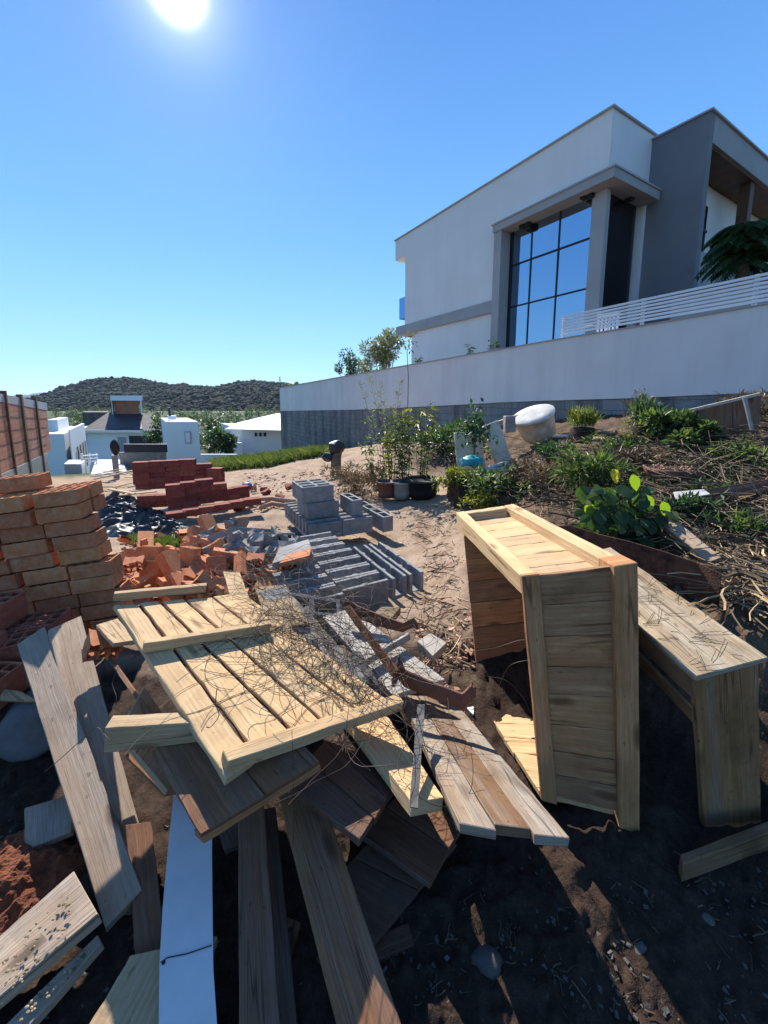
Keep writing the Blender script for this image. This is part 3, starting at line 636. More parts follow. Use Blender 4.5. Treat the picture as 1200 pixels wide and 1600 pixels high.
for x in (398, 405, 412): bpart('window', 'far_dark', [(x, x+4, 676, 682, 36.25, .06)], hE)
g = bpart('garden_wall', 'concrete', [(186, 262, 707, 735, 20, .2, -4)], None); tag(g, 'low grey garden wall with dark coping in front of the hipped house', 'wall')
g2_ = bpart('coping', 'far_dark', [(193, 262, 694, 706.7, 20.05, .12)], g)
g = bpart('retaining_wall', 'far_white', [(314, 372, 710, 735, 22, .2, -4)], None); tag(g, 'low pale retaining wall right of the white cube building', 'wall')
mb = MB(); a, b, c_, d_ = [pt(*s) for s in ((138, 752, 13.2), (205, 752, 13.2), (190, 718, 23), (150, 718, 23))]
zz = a.z; mb.hexa([a, d_, c_, b], [q-Vector((0, 0, .2)) for q in (a, d_, c_, b)]); tag(mb.build('driveway', 'drive'), 'pale concrete driveway sloping down to the houses', 'driveway', kind='structure')
gp = empty('gatepost', pt(180, 745, 12.5), 'short masonry gatepost with a lumpy black object on top', 'gatepost'); mb = MB(); boxpx(mb, 174, 187, 712, 748, 12.5, .28); mb.build('post', 'concrete', gp)
mb = MB(); mb.blob(pt(179.5, 699, 12.6), (.13, .12, .27), 2, .25, 2.5, 3); mb.build('cover', 'black_metal', gp)
gr = empty('gate_railing', pt(138, 735, 19), 'white tube railing beside the driveway', 'railing')
for k, y in enumerate((711, 716, 721)): mb = MB(); mb.tube([pt(127, y+1, 18), pt(152, y-1, 20)], .035, 5); mb.build('rail_bar', 'white_metal', gr)
for x, Y in ((128, 18.1), (140, 19), (151, 20)): mb = MB(); mb.tube([pt(x, 735, Y), pt(x, 709, Y)], .04, 5); mb.build('post', 'white_metal', gr)
dp_ = pt(163, 720, 38)
lw2 = bpart('side_wall', 'far_white', [(100, 130, 725, 752, 17, 1.2, -4)], None); tag(lw2, 'white retaining wall running down behind the orange brick stack', 'wall')
# ------------------------------------------------------------------ boards
def corners(q):
    A, B, D = P3(q[0]), P3(q[1]), P3(q[3])
    n = (B-A).cross(D-A).normalized()
    if n.dot(EYE-A) < 0: n = -n
    C = P3(q[2]) if len(q[2]) > 2 else onplane(q[2][0], q[2][1], A, n)
    return [A, B, C, D], n
def slab(name, label, cat, q, t, mat, group=None, parent=None, n=10, jit=.0007, rag=.004, bevel=.002, seams=0, tints=None, mats=None):
    T, nrm = corners(q); mb = MB()
    k = seams+1
    for i in range(k):                                   # planks side by side
        a, b = i/k, (i+1)/k; g = .0012 if k > 1 else 0
        TT = [T[0].lerp(T[3], a), T[1].lerp(T[2], a), T[1].lerp(T[2], b), T[0].lerp(T[3], b)]
        if k > 1:
            w_ = (TT[3]-TT[0]).normalized()*g; h_ = nrm*random.uniform(-.002, .002); TT = [TT[0]+w_+h_, TT[1]+w_+h_, TT[2]-w_+h_, TT[3]-w_+h_]
        f0 = len(mb.f); mb.hexa(TT, [p-nrm*t for p in TT], n, jit, tints[i] if tints else None, rag)
        if mats: mb.mi[f0:] = [i]*(len(mb.f)-f0)
    o = mb.build(name, mat, parent, bevel, mats=mats)
    if parent is None: tag(o, label, cat, group)
    return o
# --- formwork panel on top of the heap
q = [(340, 1213, 1.0), (175, 945, 1.62), (418, 917), (625, 1104, 1.42)]
(T, n_) = corners(q); A, B, C, D = T
panel = empty('formwork_panel', (A+C)/2-n_*.1, 'large sunlit pine formwork panel with cross battens lying on the wood heap', 'panel')
def pl(px, py, h=0.):
    return onplane(px, py, A+n_*h, n_)
# board seams read off the photograph on the panel plane (front x,y -> back x,y)
fr_ = [(340, 1217), (400, 1166), (470, 1128), (519, 1118), (573, 1106), (622, 1092)]
bk_ = [(175, 944), (216, 943), (250, 939), (290, 936), (332, 932), (380, 925)]
ft = [(347, 1212), (402, 1183), (466, 1152), (520, 1140), (575, 1122), (622, 1104)]
for i in range(5):
    a0, a1 = pl(*ft[i]), pl(*ft[i+1]); b0, b1 = pl(*bk_[i]), pl(*bk_[i+1])
    w0 = (a1-a0).normalized()*(.005+.004*(i in (1, 2))); mb = MB(); dz = n_*random.uniform(-.002, .002)
    wob = .0014
    if i == 0: a0 = a0+(a0-b0).normalized()*.02
    Tp = [a0+w0+dz, b0+w0+dz, b1-w0+dz, a1-w0+dz]; a0, b0 = a0+dz, b0+dz
    if i == 4: Tp[3] = Tp[3]-(Tp[3]-Tp[2])*.0
    mb.hexa(Tp, [p-n_*.024 for p in Tp], 16, wob, [.62, .85, .95, .8, .9][i], .006)
    mb.build('board', 'pine', panel, .0025)
    if i: mb = MB(); w1 = w0.normalized()*.022; Tp = [q_-n_*.012 for q_ in (a0-w1, b0-w1, b0+w1, a0+w1)]; mb.hexa(Tp, [q_-n_*.008 for q_ in Tp], 20, .0025); mb.build('bark_edge', 'bark', panel)
def batten(p0, p1, h0, h1, wid, tint, mat='pine', side=1, n=8):
    a, b = pl(*p0), pl(*p1); d = (b-a).normalized(); w_ = n_.cross(d).normalized()*wid*side
    if (w_).dot(Vector((0, 1, 0))) < 0: w_ = -w_
    Tp = [a+n_*h1, b+n_*h1, b+w_+n_*h1, a+w_+n_*h1]; Bp = [a+n_*h0, b+n_*h0, b+w_+n_*h0, a+w_+n_*h0]
    mb = MB(); mb.hexa(Tp, Bp, n, .0008, tint, .004); return mb.build('batten', mat, panel, .0025)
batten((222, 1023), (421, 989), .001, .046, .028, .7)
batten((176, 941), (322, 926), .001, .040, .026, .3)
batten((352, 1207), (628, 1109), -.006, .036, .045, .62)
T2 = [pl(345, 908), pl(372, 900), pl(388, 925), pl(352, 930)]
# loose boards showing around the panel
slab('board_end', 'short pale board end sticking out behind the sunlit formwork panel', 'board', [(362, 940, 2.0), (348, 893, 2.25), (374, 893), (390, 936, 2.0)], .022, 'pine')
slab('board_end', 'pale splintered board beside the wires at the far edge of the panel', 'board', [(420, 985, 1.98), (398, 918, 2.3), (446, 912), (482, 975, 1.98)], .022, 'pine')
slab('board_end', 'pale board corner under the left edge of the formwork panel', 'board', [(176, 1005, 1.62), (150, 976, 1.75), (184, 966), (212, 1000, 1.66)], .02, 'pine')
slab('scrap_board', 'sunlit triangular board tip beneath the panel near the left beam', 'board', [(185, 1142, 1.24), (226, 1072, 1.46), (300, 1180), (262, 1235, 1.14)], .022, 'pine')
slab('timber_beam', 'short square timber sticking out left from beneath the panel', 'beam', [(164, 1137, 1.12), (306, 1130, 1.15), (309, 1160), (161, 1178, 1.12)], .05, 'pine', n=6)
slab('scrap_board', 'thin dark scrap batten behind the short square timber', 'board', [(236, 1130, 1.3), (168, 1030, 1.6), (176, 1028), (246, 1128, 1.3)], .02, 'wood_brown')
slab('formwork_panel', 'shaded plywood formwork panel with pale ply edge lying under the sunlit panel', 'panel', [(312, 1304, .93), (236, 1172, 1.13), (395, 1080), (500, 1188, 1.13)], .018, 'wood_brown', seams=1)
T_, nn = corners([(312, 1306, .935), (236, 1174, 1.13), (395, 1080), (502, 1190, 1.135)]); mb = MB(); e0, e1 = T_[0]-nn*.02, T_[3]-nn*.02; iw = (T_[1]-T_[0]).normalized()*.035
mb.hexa([e0, e1, e1+iw, e0+iw], [p-nn*.03 for p in (e0, e1, e1+iw, e0+iw)], 8, .001, .6, .004); tag(mb.build('batten', 'pine_shaded', None, .002), 'thin batten under the front edge of the shaded plywood panel', 'batten')
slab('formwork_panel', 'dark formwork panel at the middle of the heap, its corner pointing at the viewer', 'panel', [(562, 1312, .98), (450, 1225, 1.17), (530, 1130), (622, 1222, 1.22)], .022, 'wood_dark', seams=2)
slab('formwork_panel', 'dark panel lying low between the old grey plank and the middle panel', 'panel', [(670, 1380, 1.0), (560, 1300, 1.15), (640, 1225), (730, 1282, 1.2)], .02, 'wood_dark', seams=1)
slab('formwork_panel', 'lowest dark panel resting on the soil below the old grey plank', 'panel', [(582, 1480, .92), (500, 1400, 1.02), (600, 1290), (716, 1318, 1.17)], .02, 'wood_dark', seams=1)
slab('plank', 'thick sunlit plank below the panel with dark strip across it', 'plank', [(646, 1256, 1.06), (520, 1090, 1.62), (575, 1075), (694, 1246, 1.11)], .042, 'pine')
slab('dark_strip', 'dark narrow strip lying across the thick sunlit plank', 'strap', [(640, 1262, 1.03), (652, 1100, 1.44), (664, 1100), (653, 1262, 1.03)], .003, 'steel_dark', bevel=0)  # plain narrow dark strip across the plank
slab('old_plank', 'long weathered plank with grey streaks tipping up toward the viewer', 'plank', [(717, 1284, .97), (626, 1085, 1.85), (706, 1090), (891, 1309, .95)], .024, 'plank_old', seams=2, tints=[.95, .45, .8], mats=['plank_old', 'plank_brown', 'plank_old'], rag=.012, n=14, jit=.0012)
slab('old_plank', 'split grey plank edge lying just left of the long weathered plank', 'plank', [(712, 1288, 1.01), (668, 1182, 1.32), (684, 1180), (738, 1284, 1.01)], .022, 'plank_old', rag=.015, jit=.0015, tints=[1.])
# boards and scraps at the right side of the panel under the wires
slab('plank', 'pale plank behind the rusty bar with a batten lying over it', 'plank', [(612, 1085, 1.66), (505, 965, 2.2), (548, 950), (694, 1060, 1.75)], .03, 'pale_grey', rag=.01)
slab('grey_board', 'weathered grey board along the right edge of the panel', 'board', [(548, 1090, 1.62), (405, 925, 2.25), (440, 912), (578, 1062, 1.68)], .02, 'pale_grey', rag=.012)
slab('grey_board', 'narrow dark board standing on edge among the wires', 'board', [(586, 1096, 1.6), (545, 1022, 1.85), (562, 1016), (606, 1090, 1.6)], .02, 'steel_dark')
slab('batten', 'thin pale batten lying crosswise under the rusty bar', 'batten', [(562, 1036, 1.78), (640, 990, 1.98), (642, 999), (566, 1046, 1.78)], .02, 'pale_grey', n=4)
slab('batten', 'weathered narrow batten running along the tangled wire', 'batten', [(530, 1052, 1.66), (474, 950, 2.02), (481, 947), (540, 1047, 1.66)], .018, 'board_grey', rag=.01)
slab('wood_block', 'small pale wood block lying right of the pale plank', 'block', [(676, 1024, 1.9), (652, 1002, 2.0), (672, 988), (698, 1004, 1.98)], .05, 'pale_grey', n=3)
slab('wood_block', 'small yellowish wood block near the grey concrete blocks', 'block', [(606, 972, 2.15), (582, 960, 2.2), (596, 948), (627, 948, 2.25)], .07, 'pine', n=3)
slab('rusty_bar', 'rusty square steel bar propped up in the tangled wire', 'bar', [(611, 1056, 1.60), (536, 950, 1.95), (545, 945), (622, 1048, 1.60)], .018, 'iron_rust', n=6)
def strip(name, label, cat, pts, hts, t, mat, lean=.25, smooth=True):
    """a standing strip following points on its top edge"""
    P = [P3(p) for p in pts]; N = 6; mb = MB(); top = []
    for i in range(len(P)-1):
        for k in range(N): top.append((P[i].lerp(P[i+1], k/N), hts[i]+(hts[i+1]-hts[i])*k/N))
    top.append((P[-1], hts[-1])); vs = []; fs = []
    for i, (p, h) in enumerate(top):
        d = (top[min(i+1, len(top)-1)][0]-top[max(i-1, 0)][0]); s_ = d.cross(Vector((0, 0, 1))).normalized()*t
        tilt = Vector((0, -lean, -1)).normalized()*h
        vs += [p, p+s_, p+s_+tilt, p+tilt]
    for i in range(len(top)-1):
        for k in range(4): a = i*4+k; b = i*4+(k+1) % 4; fs.append([a, b, b+4, a+4])
    fs += [[3, 2, 1, 0], [len(vs)-4, len(vs)-3, len(vs)-2, len(vs)-1]]
    mb.add(vs, fs); return tag(mb.build(name, mat, None, .001, smooth), label, cat)
strip('roof_tile', 'brown curved roof tile lying on the weathered plank', 'tile', [(612, 1062, 1.60), (622, 1022, 1.68), (634, 1046, 1.63), (680, 1066, 1.58), (722, 1082, 1.53), (738, 1066, 1.54), (744, 1074, 1.52)], [.03, .09, .07, .065, .06, .06, .04], .012, 'tile_brown')
strip('roof_tile', 'brown curved roof tile in front of the grey concrete blocks', 'tile', [(540, 934, 2.2), (560, 946, 2.15), (600, 962, 2.1), (630, 972, 2.06), (646, 964, 2.05), (654, 974, 2.03)], [.05, .07, .06, .05, .05, .03], .012, 'tile_brown')
# two grey boards leaning at the left
slab('leaning_board', 'weathered grey board leaning in front, its right edge sunlit', 'board', [(165, 1450, .94), (27, 1008, 1.72), (70, 979), (223, 1392, 1.02)], .028, 'board_grey', rag=.006, n=12)
slab('leaning_board', 'weathered grey board with long crack leaning just behind another', 'board', [(186, 1456, .98), (76, 984, 1.80), (126, 961), (250, 1402, 1.075)], .026, 'board_grey', rag=.006, n=12)
# boards on the ground in front
def flat(name, label, cat, pix, z, t, mat, **k):
    return slab(name, label, cat, [(p[0], p[1], None, p[2] if len(p) > 2 else z) for p in pix], t, mat, **k)
mb = MB(); L_ = [(272, 1235), (262, 1330), (254, 1420), (249, 1510), (248, 1600), (249, 1720)]; Rr = [(332, 1235), (331, 1330), (332, 1420), (333, 1510), (339, 1600), (348, 1720)]
for (a, b, c, d) in zip(L_, L_[1:], Rr, Rr[1:]):
    k0 = .17-.03*L_.index(a)*.6; k1 = .17-.03*(L_.index(a)+1)*.6; Tp = [gz(*a, k0), gz(*b, k1), gz(*d, k1), gz(*c, k0)]; mb.hexa(Tp, [p-Vector((0, 0, .012)) for p in Tp], 1, 0, .5)
wbd = tag(mb.build('white_board', 'white_board'), 'long white coated board lying in shade, cracked across', 'board')
p0, p1 = gz(251, 1504, .118), gz(331, 1477, .125); mb = MB(); mb.tube([p0, p0.lerp(p1, .1)+Vector((0, .006, 0)), p0.lerp(p1, .5), p1], .0016, 4); mb.blob(p0+Vector((.008, 0, 0)), .005, 1); mb.build('crack', 'black_metal', wbd)
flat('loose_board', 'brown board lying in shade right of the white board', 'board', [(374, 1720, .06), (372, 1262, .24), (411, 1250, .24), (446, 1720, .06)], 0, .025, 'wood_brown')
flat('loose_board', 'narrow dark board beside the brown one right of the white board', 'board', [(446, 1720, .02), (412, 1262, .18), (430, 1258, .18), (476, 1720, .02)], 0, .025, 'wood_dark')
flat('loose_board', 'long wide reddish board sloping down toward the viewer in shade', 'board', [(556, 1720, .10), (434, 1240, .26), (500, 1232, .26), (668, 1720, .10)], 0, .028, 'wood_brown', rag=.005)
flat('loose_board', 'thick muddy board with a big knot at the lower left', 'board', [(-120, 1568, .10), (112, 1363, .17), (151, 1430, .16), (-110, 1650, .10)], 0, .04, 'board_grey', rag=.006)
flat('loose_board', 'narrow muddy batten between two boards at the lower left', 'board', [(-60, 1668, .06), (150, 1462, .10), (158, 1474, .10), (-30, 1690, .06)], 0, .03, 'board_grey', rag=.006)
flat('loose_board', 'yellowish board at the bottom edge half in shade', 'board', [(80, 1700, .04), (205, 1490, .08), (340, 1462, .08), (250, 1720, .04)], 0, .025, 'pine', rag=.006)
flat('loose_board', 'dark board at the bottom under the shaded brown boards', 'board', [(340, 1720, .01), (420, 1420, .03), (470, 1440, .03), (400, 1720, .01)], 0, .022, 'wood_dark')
flat('loose_board', 'short dark board end lying behind the leaning boards', 'board', [(38, 1330, .06), (38, 1262, .09), (112, 1240, .09), (112, 1300, .07)], 0, .03, 'board_grey')
flat('loose_board', 'light board lying behind the round concrete lump at the left edge', 'board', [(-60, 1094, .22), (-40, 1070, .26), (26, 1078, .26), (60, 1096, .24)], 0, .03, 'pine')
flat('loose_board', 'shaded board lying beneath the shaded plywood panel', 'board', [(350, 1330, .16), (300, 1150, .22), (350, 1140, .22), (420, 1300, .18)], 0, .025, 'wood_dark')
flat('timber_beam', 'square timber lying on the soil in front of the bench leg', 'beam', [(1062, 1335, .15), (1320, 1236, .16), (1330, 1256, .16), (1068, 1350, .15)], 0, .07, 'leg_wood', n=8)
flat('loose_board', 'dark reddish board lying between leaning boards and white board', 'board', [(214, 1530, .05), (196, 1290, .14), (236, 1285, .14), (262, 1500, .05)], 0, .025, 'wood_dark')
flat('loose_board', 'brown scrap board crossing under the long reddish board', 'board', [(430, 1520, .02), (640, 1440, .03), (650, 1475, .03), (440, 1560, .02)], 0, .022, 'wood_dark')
flat('loose_board', 'short brown scrap board lying low behind the white board', 'board', [(255, 1240, .2), (196, 1180, .24), (214, 1168, .24), (290, 1232, .2)], 0, .022, 'wood_brown')
# round concrete lump
c = pt(42, 1150, 1.6); ax = (EYE-c); ax.z = .25; ax.x *= .5; ax.normalize(); Mx = ax.to_track_quat('Z', 'Y').to_matrix()
mb = MB(); mb.lathe(c-ax*.06, [(.105, -.2), (.125, -.1), (.128, 0), (.122, .05), (.10, .062), (.05, .066)], 26, Mx, .02); tag(mb.build('concrete_lump', 'concrete_dark', None, 0, True), 'round grey concrete lump cast in a bucket, lying on its side', 'concrete')
# red earth heap at the left edge
hc = gz(-10, 1400, .02); mb = MB(); vs = []; fs = []; NN = 70
for j in range(NN):
    for i in range(NN):
        u, v_ = (i/(NN-1)-.5)*2, (j/(NN-1)-.5)*2; r_ = math.hypot(u, v_); x, y = hc.x+u*.27, hc.y+v_*.30
        z = max(0, 1-r_)**.7*.15-.05; z += (noise.fractal(Vector((x*9, y*9, 1)), .8, 2.1, 5)*.03+max(0, noise.noise(Vector((x*38, y*38, 2))))*.03)*min(1, max(0, 1.1-r_)*3); vs.append((x, y, z+ground(x, y)))
for j in range(NN-1):
    for i in range(NN-1): a = j*NN+i; fs.append([a, a+1, a+NN+1, a+NN])
mb.add(vs, fs); tag(mb.build('earth_heap', 'red_earth'), 'small heap of crumbly red earth at the lower left edge', 'earth heap')
# ------------------------------------------------------------------ crate standing on edge
ct = [pt(816.7, 901, 1.42), pt(991.7, 880, 1.385), pt(806, 788, 2.56), pt(713.3, 801, 2.60)]        # top FL FR BR BL
cb = [pt(848, 1252, 1.34), pt(996, 1290, 1.285), None, None]
cb[3] = pt(738, 1085, 2.28); cb[2] = cb[3]+(ct[2]-ct[3])*1.0; cb[2] = cb[2]+Vector((.06, .02, 0))
cw, cl_, chh = .385, 1.2, .96
ct = [EYE+(p-EYE)*.93 for p in ct]; cb = [EYE+(p-EYE)*.93 for p in cb]
cw, cl_, chh = .36, 1.12, .90
def cr(x, y, z):
    """crate coordinates in metres: x across, y away, z up from the bottom"""
    u, v, w_ = x/cw, y/cl_, z/chh
    t_ = ct[0].lerp(ct[1], u).lerp(ct[3].lerp(ct[2], u), v); b_ = cb[0].lerp(cb[1], u).lerp(cb[3].lerp(cb[2], u), v)
    return b_+(t_-b_)*w_
crate = empty('wooden_crate', cr(cw/2, cl_/2, 0), 'large pine mixing box standing on its side, open toward the left', 'crate')
def cpart(name, boxes, mat, bevel=.002):
    for lo_, hi_, ax_, tn in boxes:
        mb = MB(); mb.box(cr, lo_, hi_, ax_, 8, .0008, tn, .003); mb.build(name, mat, crate, bevel)
t_ = .024
# end facing the viewer: horizontal planks, battens
zs = [0.03, .12, .215, .32, .44, .545, .66, .78, chh-.004]
cpart('end_plank', [((.03, .004, zs[i]+.001), (cw-.055, t_, zs[i+1]-.001), 0, random.random()) for i in range(8)], 'pine_shaded')
cpart('corner_post', [((cw-.075, -.02, -.02), (cw, .075, chh+.006), 2, .75)], 'pine_shaded', .003)
cpart('batten', [((-.004, -.006, .0), (.055, .018, chh+.004), 2, .6)], 'pine_shaded', .003)
# far end
cpart('end_plank', [((.03, cl_-t_, zs[i]+.001), (cw-.02, cl_, zs[i+1]-.001), 0, random.random()) for i in range(8)], 'pine_shaded')
# top side: planks across, two long rails
ys = np.linspace(t_+.002, cl_-t_-.02, 8)
cpart('side_plank', [((.05, ys[i]+.0012, chh-.062), (cw-.055, ys[i+1]-.0012, chh-.040), 0, random.random()) for i in range(7)], 'pine')
cpart('rail', [((-.004, .002, chh-.075), (.05, cl_, chh+.002), 1, .9), ((cw-.07, .08, chh-.075), (cw-.01, cl_, chh+.003), 1, .7)], 'pine', .003)
cpart('rail', [((.052, cl_-.07, chh-.06), (cw-.075, cl_-.0, chh+.001), 0, .5)], 'pine', .003)
# bottom of the box (now its right wall), and the side lying on the ground
zz = np.linspace(.03, chh-.08, 8)
cpart('base_plank', [((cw-.052, .076, zz[i]+.001), (cw-.03, cl_-t_-.002, zz[i+1]-.001), 1, random.random()) for i in range(7)], 'wood_brown')
cpart('side_plank', [((.0, ys[i]+.0012, .0), (cw-.056, ys[i+1]-.0012, .026), 0, random.random()) for i in range(7)], 'pine')
# ------------------------------------------------------------------ bench / trestle
bo = Vector((1.1075, 1.3, .6274)); Rb = Matrix([[0.9662, -0.0874, -0.2427], [0.0631, 0.9924, -0.106], [0.2501, 0.0871, 0.9643]]); sc_ = .885
bo = EYE+(bo-EYE)*sc_
def bn(x, y, z): return bo+Rb @ Vector((x, y, z))*sc_
bench = empty('work_bench', bn(.13, .4, -.85), 'rough wooden work bench with splintered plywood top right of the crate', 'bench')
def bpt(name, lo_, hi_, ax_, mat, tn=None, n=10, jit=.0008, rag=.004, bevel=.003):
    mb = MB(); mb.box(bn, lo_, hi_, ax_, n, jit, tn, rag); return mb.build(name, mat, bench, bevel)
bpt('top', (-.004, -.012, -.022), (.268, .86, 0), 1, 'rough_ply', .8, 14, .0016, .01)
bpt('leg', (.012, 0.002, -.86), (.258, .03, -.023), 2, 'leg_wood', .7)
bpt('apron', (-.002, .0, -.12), (.011, .86, -.024), 1, 'leg_wood', .2); bpt('apron', (.259, .0, -.12), (.272, .86, -.024), 1, 'leg_wood', .5)
bpt('stretcher', (-.002, .012, -.24), (.0105, .8, -.165), 1, 'leg_wood', .4)
bpt('leg', (.012, .8, -.7), (.258, .83, -.023), 2, 'leg_wood', .3)
# splinters and straw lying on the bench top
mb = MB()
for k in range(46):
    x, y, a, l = random.uniform(.0, .26), random.uniform(0, .5), random.uniform(-1.2, 1.2), random.uniform(.02, .11)
    p = bn(x, y, .0025); q_ = bn(min(.268, max(0, x+math.cos(a)*l)), y+math.sin(a)*l, .003+random.random()*.008); mb.tube([p, p.lerp(q_, .5)+Vector((0, 0, .002)), q_], .0009, 4)
tag(mb.build('straw', 'twig'), 'dry straw and splinters scattered on the bench top', 'straw', kind='stuff')
# ------------------------------------------------------------------ hollow bricks and blocks
def lattice(W, Hh, L, nx, ny, wall, inner, mb=None, M=None, chip=0., tint=None):
    """W x Hh section with nx x ny tubes running along L; axis of the tubes is y"""
    def cuts(S, n): c = (S-2*wall-(n-1)*inner)/n; r_ = [0]; p = wall; 
    def cuts(S, n):
        c = (S-2*wall-(n-1)*inner)/n; o = [0.]; p = wall
        for i in range(n): o += [p, p+c]; p += c+inner
        return o+[S]
    X, Z = cuts(W, nx), cuts(Hh, ny); vs = []; fs = []; uv = []
    idx = {}
    def v(i, j, e):
        if (i, j, e) not in idx:
            idx[i, j, e] = len(vs); y = (0 if e == 0 else L)
            if chip: y += (1 if e == 0 else -1)*abs(random.gauss(0, chip))
            vs.append(Vector((X[i]-W/2, y-L/2, Z[j])))
        return idx[i, j, e]
    hole = lambda i, j: i % 2 == 1 and j % 2 == 1
    nX, nZ = len(X)-1, len(Z)-1
    for i in range(nX):
        for j in range(nZ):
            if not hole(i, j):
                fs.append([v(i, j, 0), v(i+1, j, 0), v(i+1, j+1, 0), v(i, j+1, 0)]); fs.append([v(i, j, 1), v(i, j+1, 1), v(i+1, j+1, 1), v(i+1, j, 1)])
            else:
                ring = [(i, j), (i+1, j), (i+1, j+1), (i, j+1)]
                for k in range(4): a, b = ring[k], ring[(k+1) % 4]; fs.append([v(*a, 0), v(*b, 0), v(*b, 1), v(*a, 1)])
    for i in range(nX): fs.append([v(i, 0, 0), v(i, 0, 1), v(i+1, 0, 1), v(i+1, 0, 0)]); fs.append([v(i, nZ, 0), v(i+1, nZ, 0), v(i+1, nZ, 1), v(i, nZ, 1)])
    for j in range(nZ): fs.append([v(0, j, 0), v(0, j+1, 0), v(0, j+1, 1), v(0, j, 1)]); fs.append([v(nX, j, 0), v(nX, j, 1), v(nX, j+1, 1), v(nX, j+1, 0)])
    mb = mb or MB(); mb.add([M @ p for p in vs] if M else vs, fs, None, tint); return mb
def proto(name, mat, mb, bevel=0.):
    o = mb.build(name, mat, None, bevel, origin=Vector((0, 0, 0))); COL.objects.unlink(o); return o
RX = Matrix.Rotation(R(-90), 4, 'X')
stack_m = proto('hollow_brick', 'brick_orange', lattice(.14, .24, .088, 2, 4, .010, .008, M=Matrix.Rotation(R(90), 4, 'X')), .002)
brick_m = proto('hollow_brick', 'brick_orange', lattice(.14, .09, .24, 3, 2, .011, .009), .0015)
brickr_m = proto('hollow_brick', 'brick_red', lattice(.14, .09, .24, 3, 2, .011, .009), .0015)
half_m = proto('broken_brick', 'brick_orange', lattice(.14, .09, .12, 3, 2, .011, .009, chip=.022))
third_m = proto('broken_brick', 'brick_orange', lattice(.14, .045, .17, 3, 1, .011, .009, chip=.03))
halfr_m = proto('broken_brick', 'brick_red', lattice(.14, .09, .13, 3, 2, .011, .009, chip=.02))
# channel block: U section, its trough open at the top, a bulge half way along
def ublock(W, Hh, L, wall):
    mb = MB(); X = [-W/2, -W/2+wall, W/2-wall, W/2]; ys_ = [-L/2, -L/2+.05, -.03, -.012, .012, .03, L/2-.05, L/2]; bul = [.004, 0, 0, .014, .014, 0, 0, .004]; zb_ = -Hh/2+.04
    vs = []; fs = []
    for y, bb in zip(ys_, bul): vs += [Vector(p) for p in ((X[0], y, -Hh/2), (X[0], y, Hh/2), (X[1]+bb, y, Hh/2), (X[1]+bb, y, zb_), (X[2]-bb, y, zb_), (X[2]-bb, y, Hh/2), (X[3], y, Hh/2), (X[3], y, -Hh/2))]
    for i in range(len(ys_)-1):
        for k in range(8): a = i*8+k; b = i*8+(k+1) % 8; fs.append([a, b, b+8, a+8])
    o_ = (len(ys_)-1)*8
    for q_ in (0, o_): fs += [[q_, q_+1, q_+2, q_+3], [q_+4, q_+5, q_+6, q_+7], [q_, q_+3, q_+4, q_+7]]
    mb.add(vs, fs); return mb
Z90 = Matrix.Rotation(R(90), 4, 'Z')
def turned(mb): mb.v = [Z90 @ p for p in mb.v]; return mb
chan_m = proto('channel_block', 'concrete_block', turned(ublock(.182, .19, .39, .03)), .003)
chans_m = proto('channel_block', 'concrete_block', turned(ublock(.135, .19, .39, .026)), .003)
# concrete block: tubes vertical
blk_m = proto('concrete_block', 'concrete_block', lattice(.39, .14, .19, 2, 1, .026, .03, M=Matrix.Rotation(R(90), 4, 'X')), .002)
def place(pm, loc_, rot, label, cat, group, scale=None, name=None):
    o = pm.copy(); COL.objects.link(o); o.name = name or pm.name.split('.')[0]; o.rotation_mode = 'XYZ'
    o.location = loc_; o.rotation_euler = rot
    if scale: o.scale = scale
    return tag(o, label, cat, group)
# --- leaning orange stack at the left. rows of long faces turned to the viewer
sx = pt(15, 760, 2.35); LS, RH = .243, .0925
colname = ['left column', 'middle column', 'right column']
dirx = Vector((1, .16, .0)).normalized(); yaw = math.atan2(dirx.y, dirx.x)
tilt = R(7)
top_l = pt(17, 772, 2.36); z_top = top_l.z+.05
for ci in range(-1, 2):
    for ri in range(11):
        lean = .026*ri+.004*ri*(ri > 4)
        if ri > 5: lean += -.006*(ri-5)
        drop = .03*(ci-0)*-1
        p = top_l+dirx*(ci*LS*1.075+LS/2+lean+random.uniform(-.016, .016)) ; p.y += random.uniform(-.026, .026)
        z = z_top-(ri+1)*RH+ci*.026
        if z < -.05: continue
        for dep in (0, 1):
            if dep == 1 and ri > 1: continue
            o = place(stack_m, p+Vector((.16*-.16, .16, 0))*dep+Vector((0, 0, z-p.z)), (0, -R(6)+random.uniform(-.02, .02), yaw+R(90)+random.uniform(-.03, .03)), 
                 ('orange brick, %s from top in the %s of the leaning stack' % (['topmost' if False else 'first', 'second', 'third', 'fourth', 'fifth', 'sixth', 'seventh', 'eighth', 'ninth', 'tenth', 'eleventh'][ri], colname[ci+1])) if dep == 0 else
                 'orange brick in the %s row behind, %s of the leaning stack' % (['upper', 'lower'][ri], colname[ci+1]), 'brick', 'bricks of the leaning orange stack')
            # tubes run along the viewer-facing length
            o.rotation_euler = (R(6)+random.uniform(-.015, .015), 0, yaw-R(90)+random.uniform(-.03, .03))
for k, (px, py, Y) in enumerate(((8, 768, 2.5), (70, 750, 2.52))):
    place(stack_m, pt(px, py, Y), (R(5), .0, yaw-R(90)+.04), ['orange brick on top of the leaning stack at the frame edge', 'orange brick lying across the top of the leaning stack'][k], 'brick', 'bricks of the leaning orange stack')
big_m = proto('hollow_brick', 'brick_big', lattice(.19, .29, .14, 3, 5, .012, .010, M=Matrix.Rotation(R(90), 4, 'X')), .003)
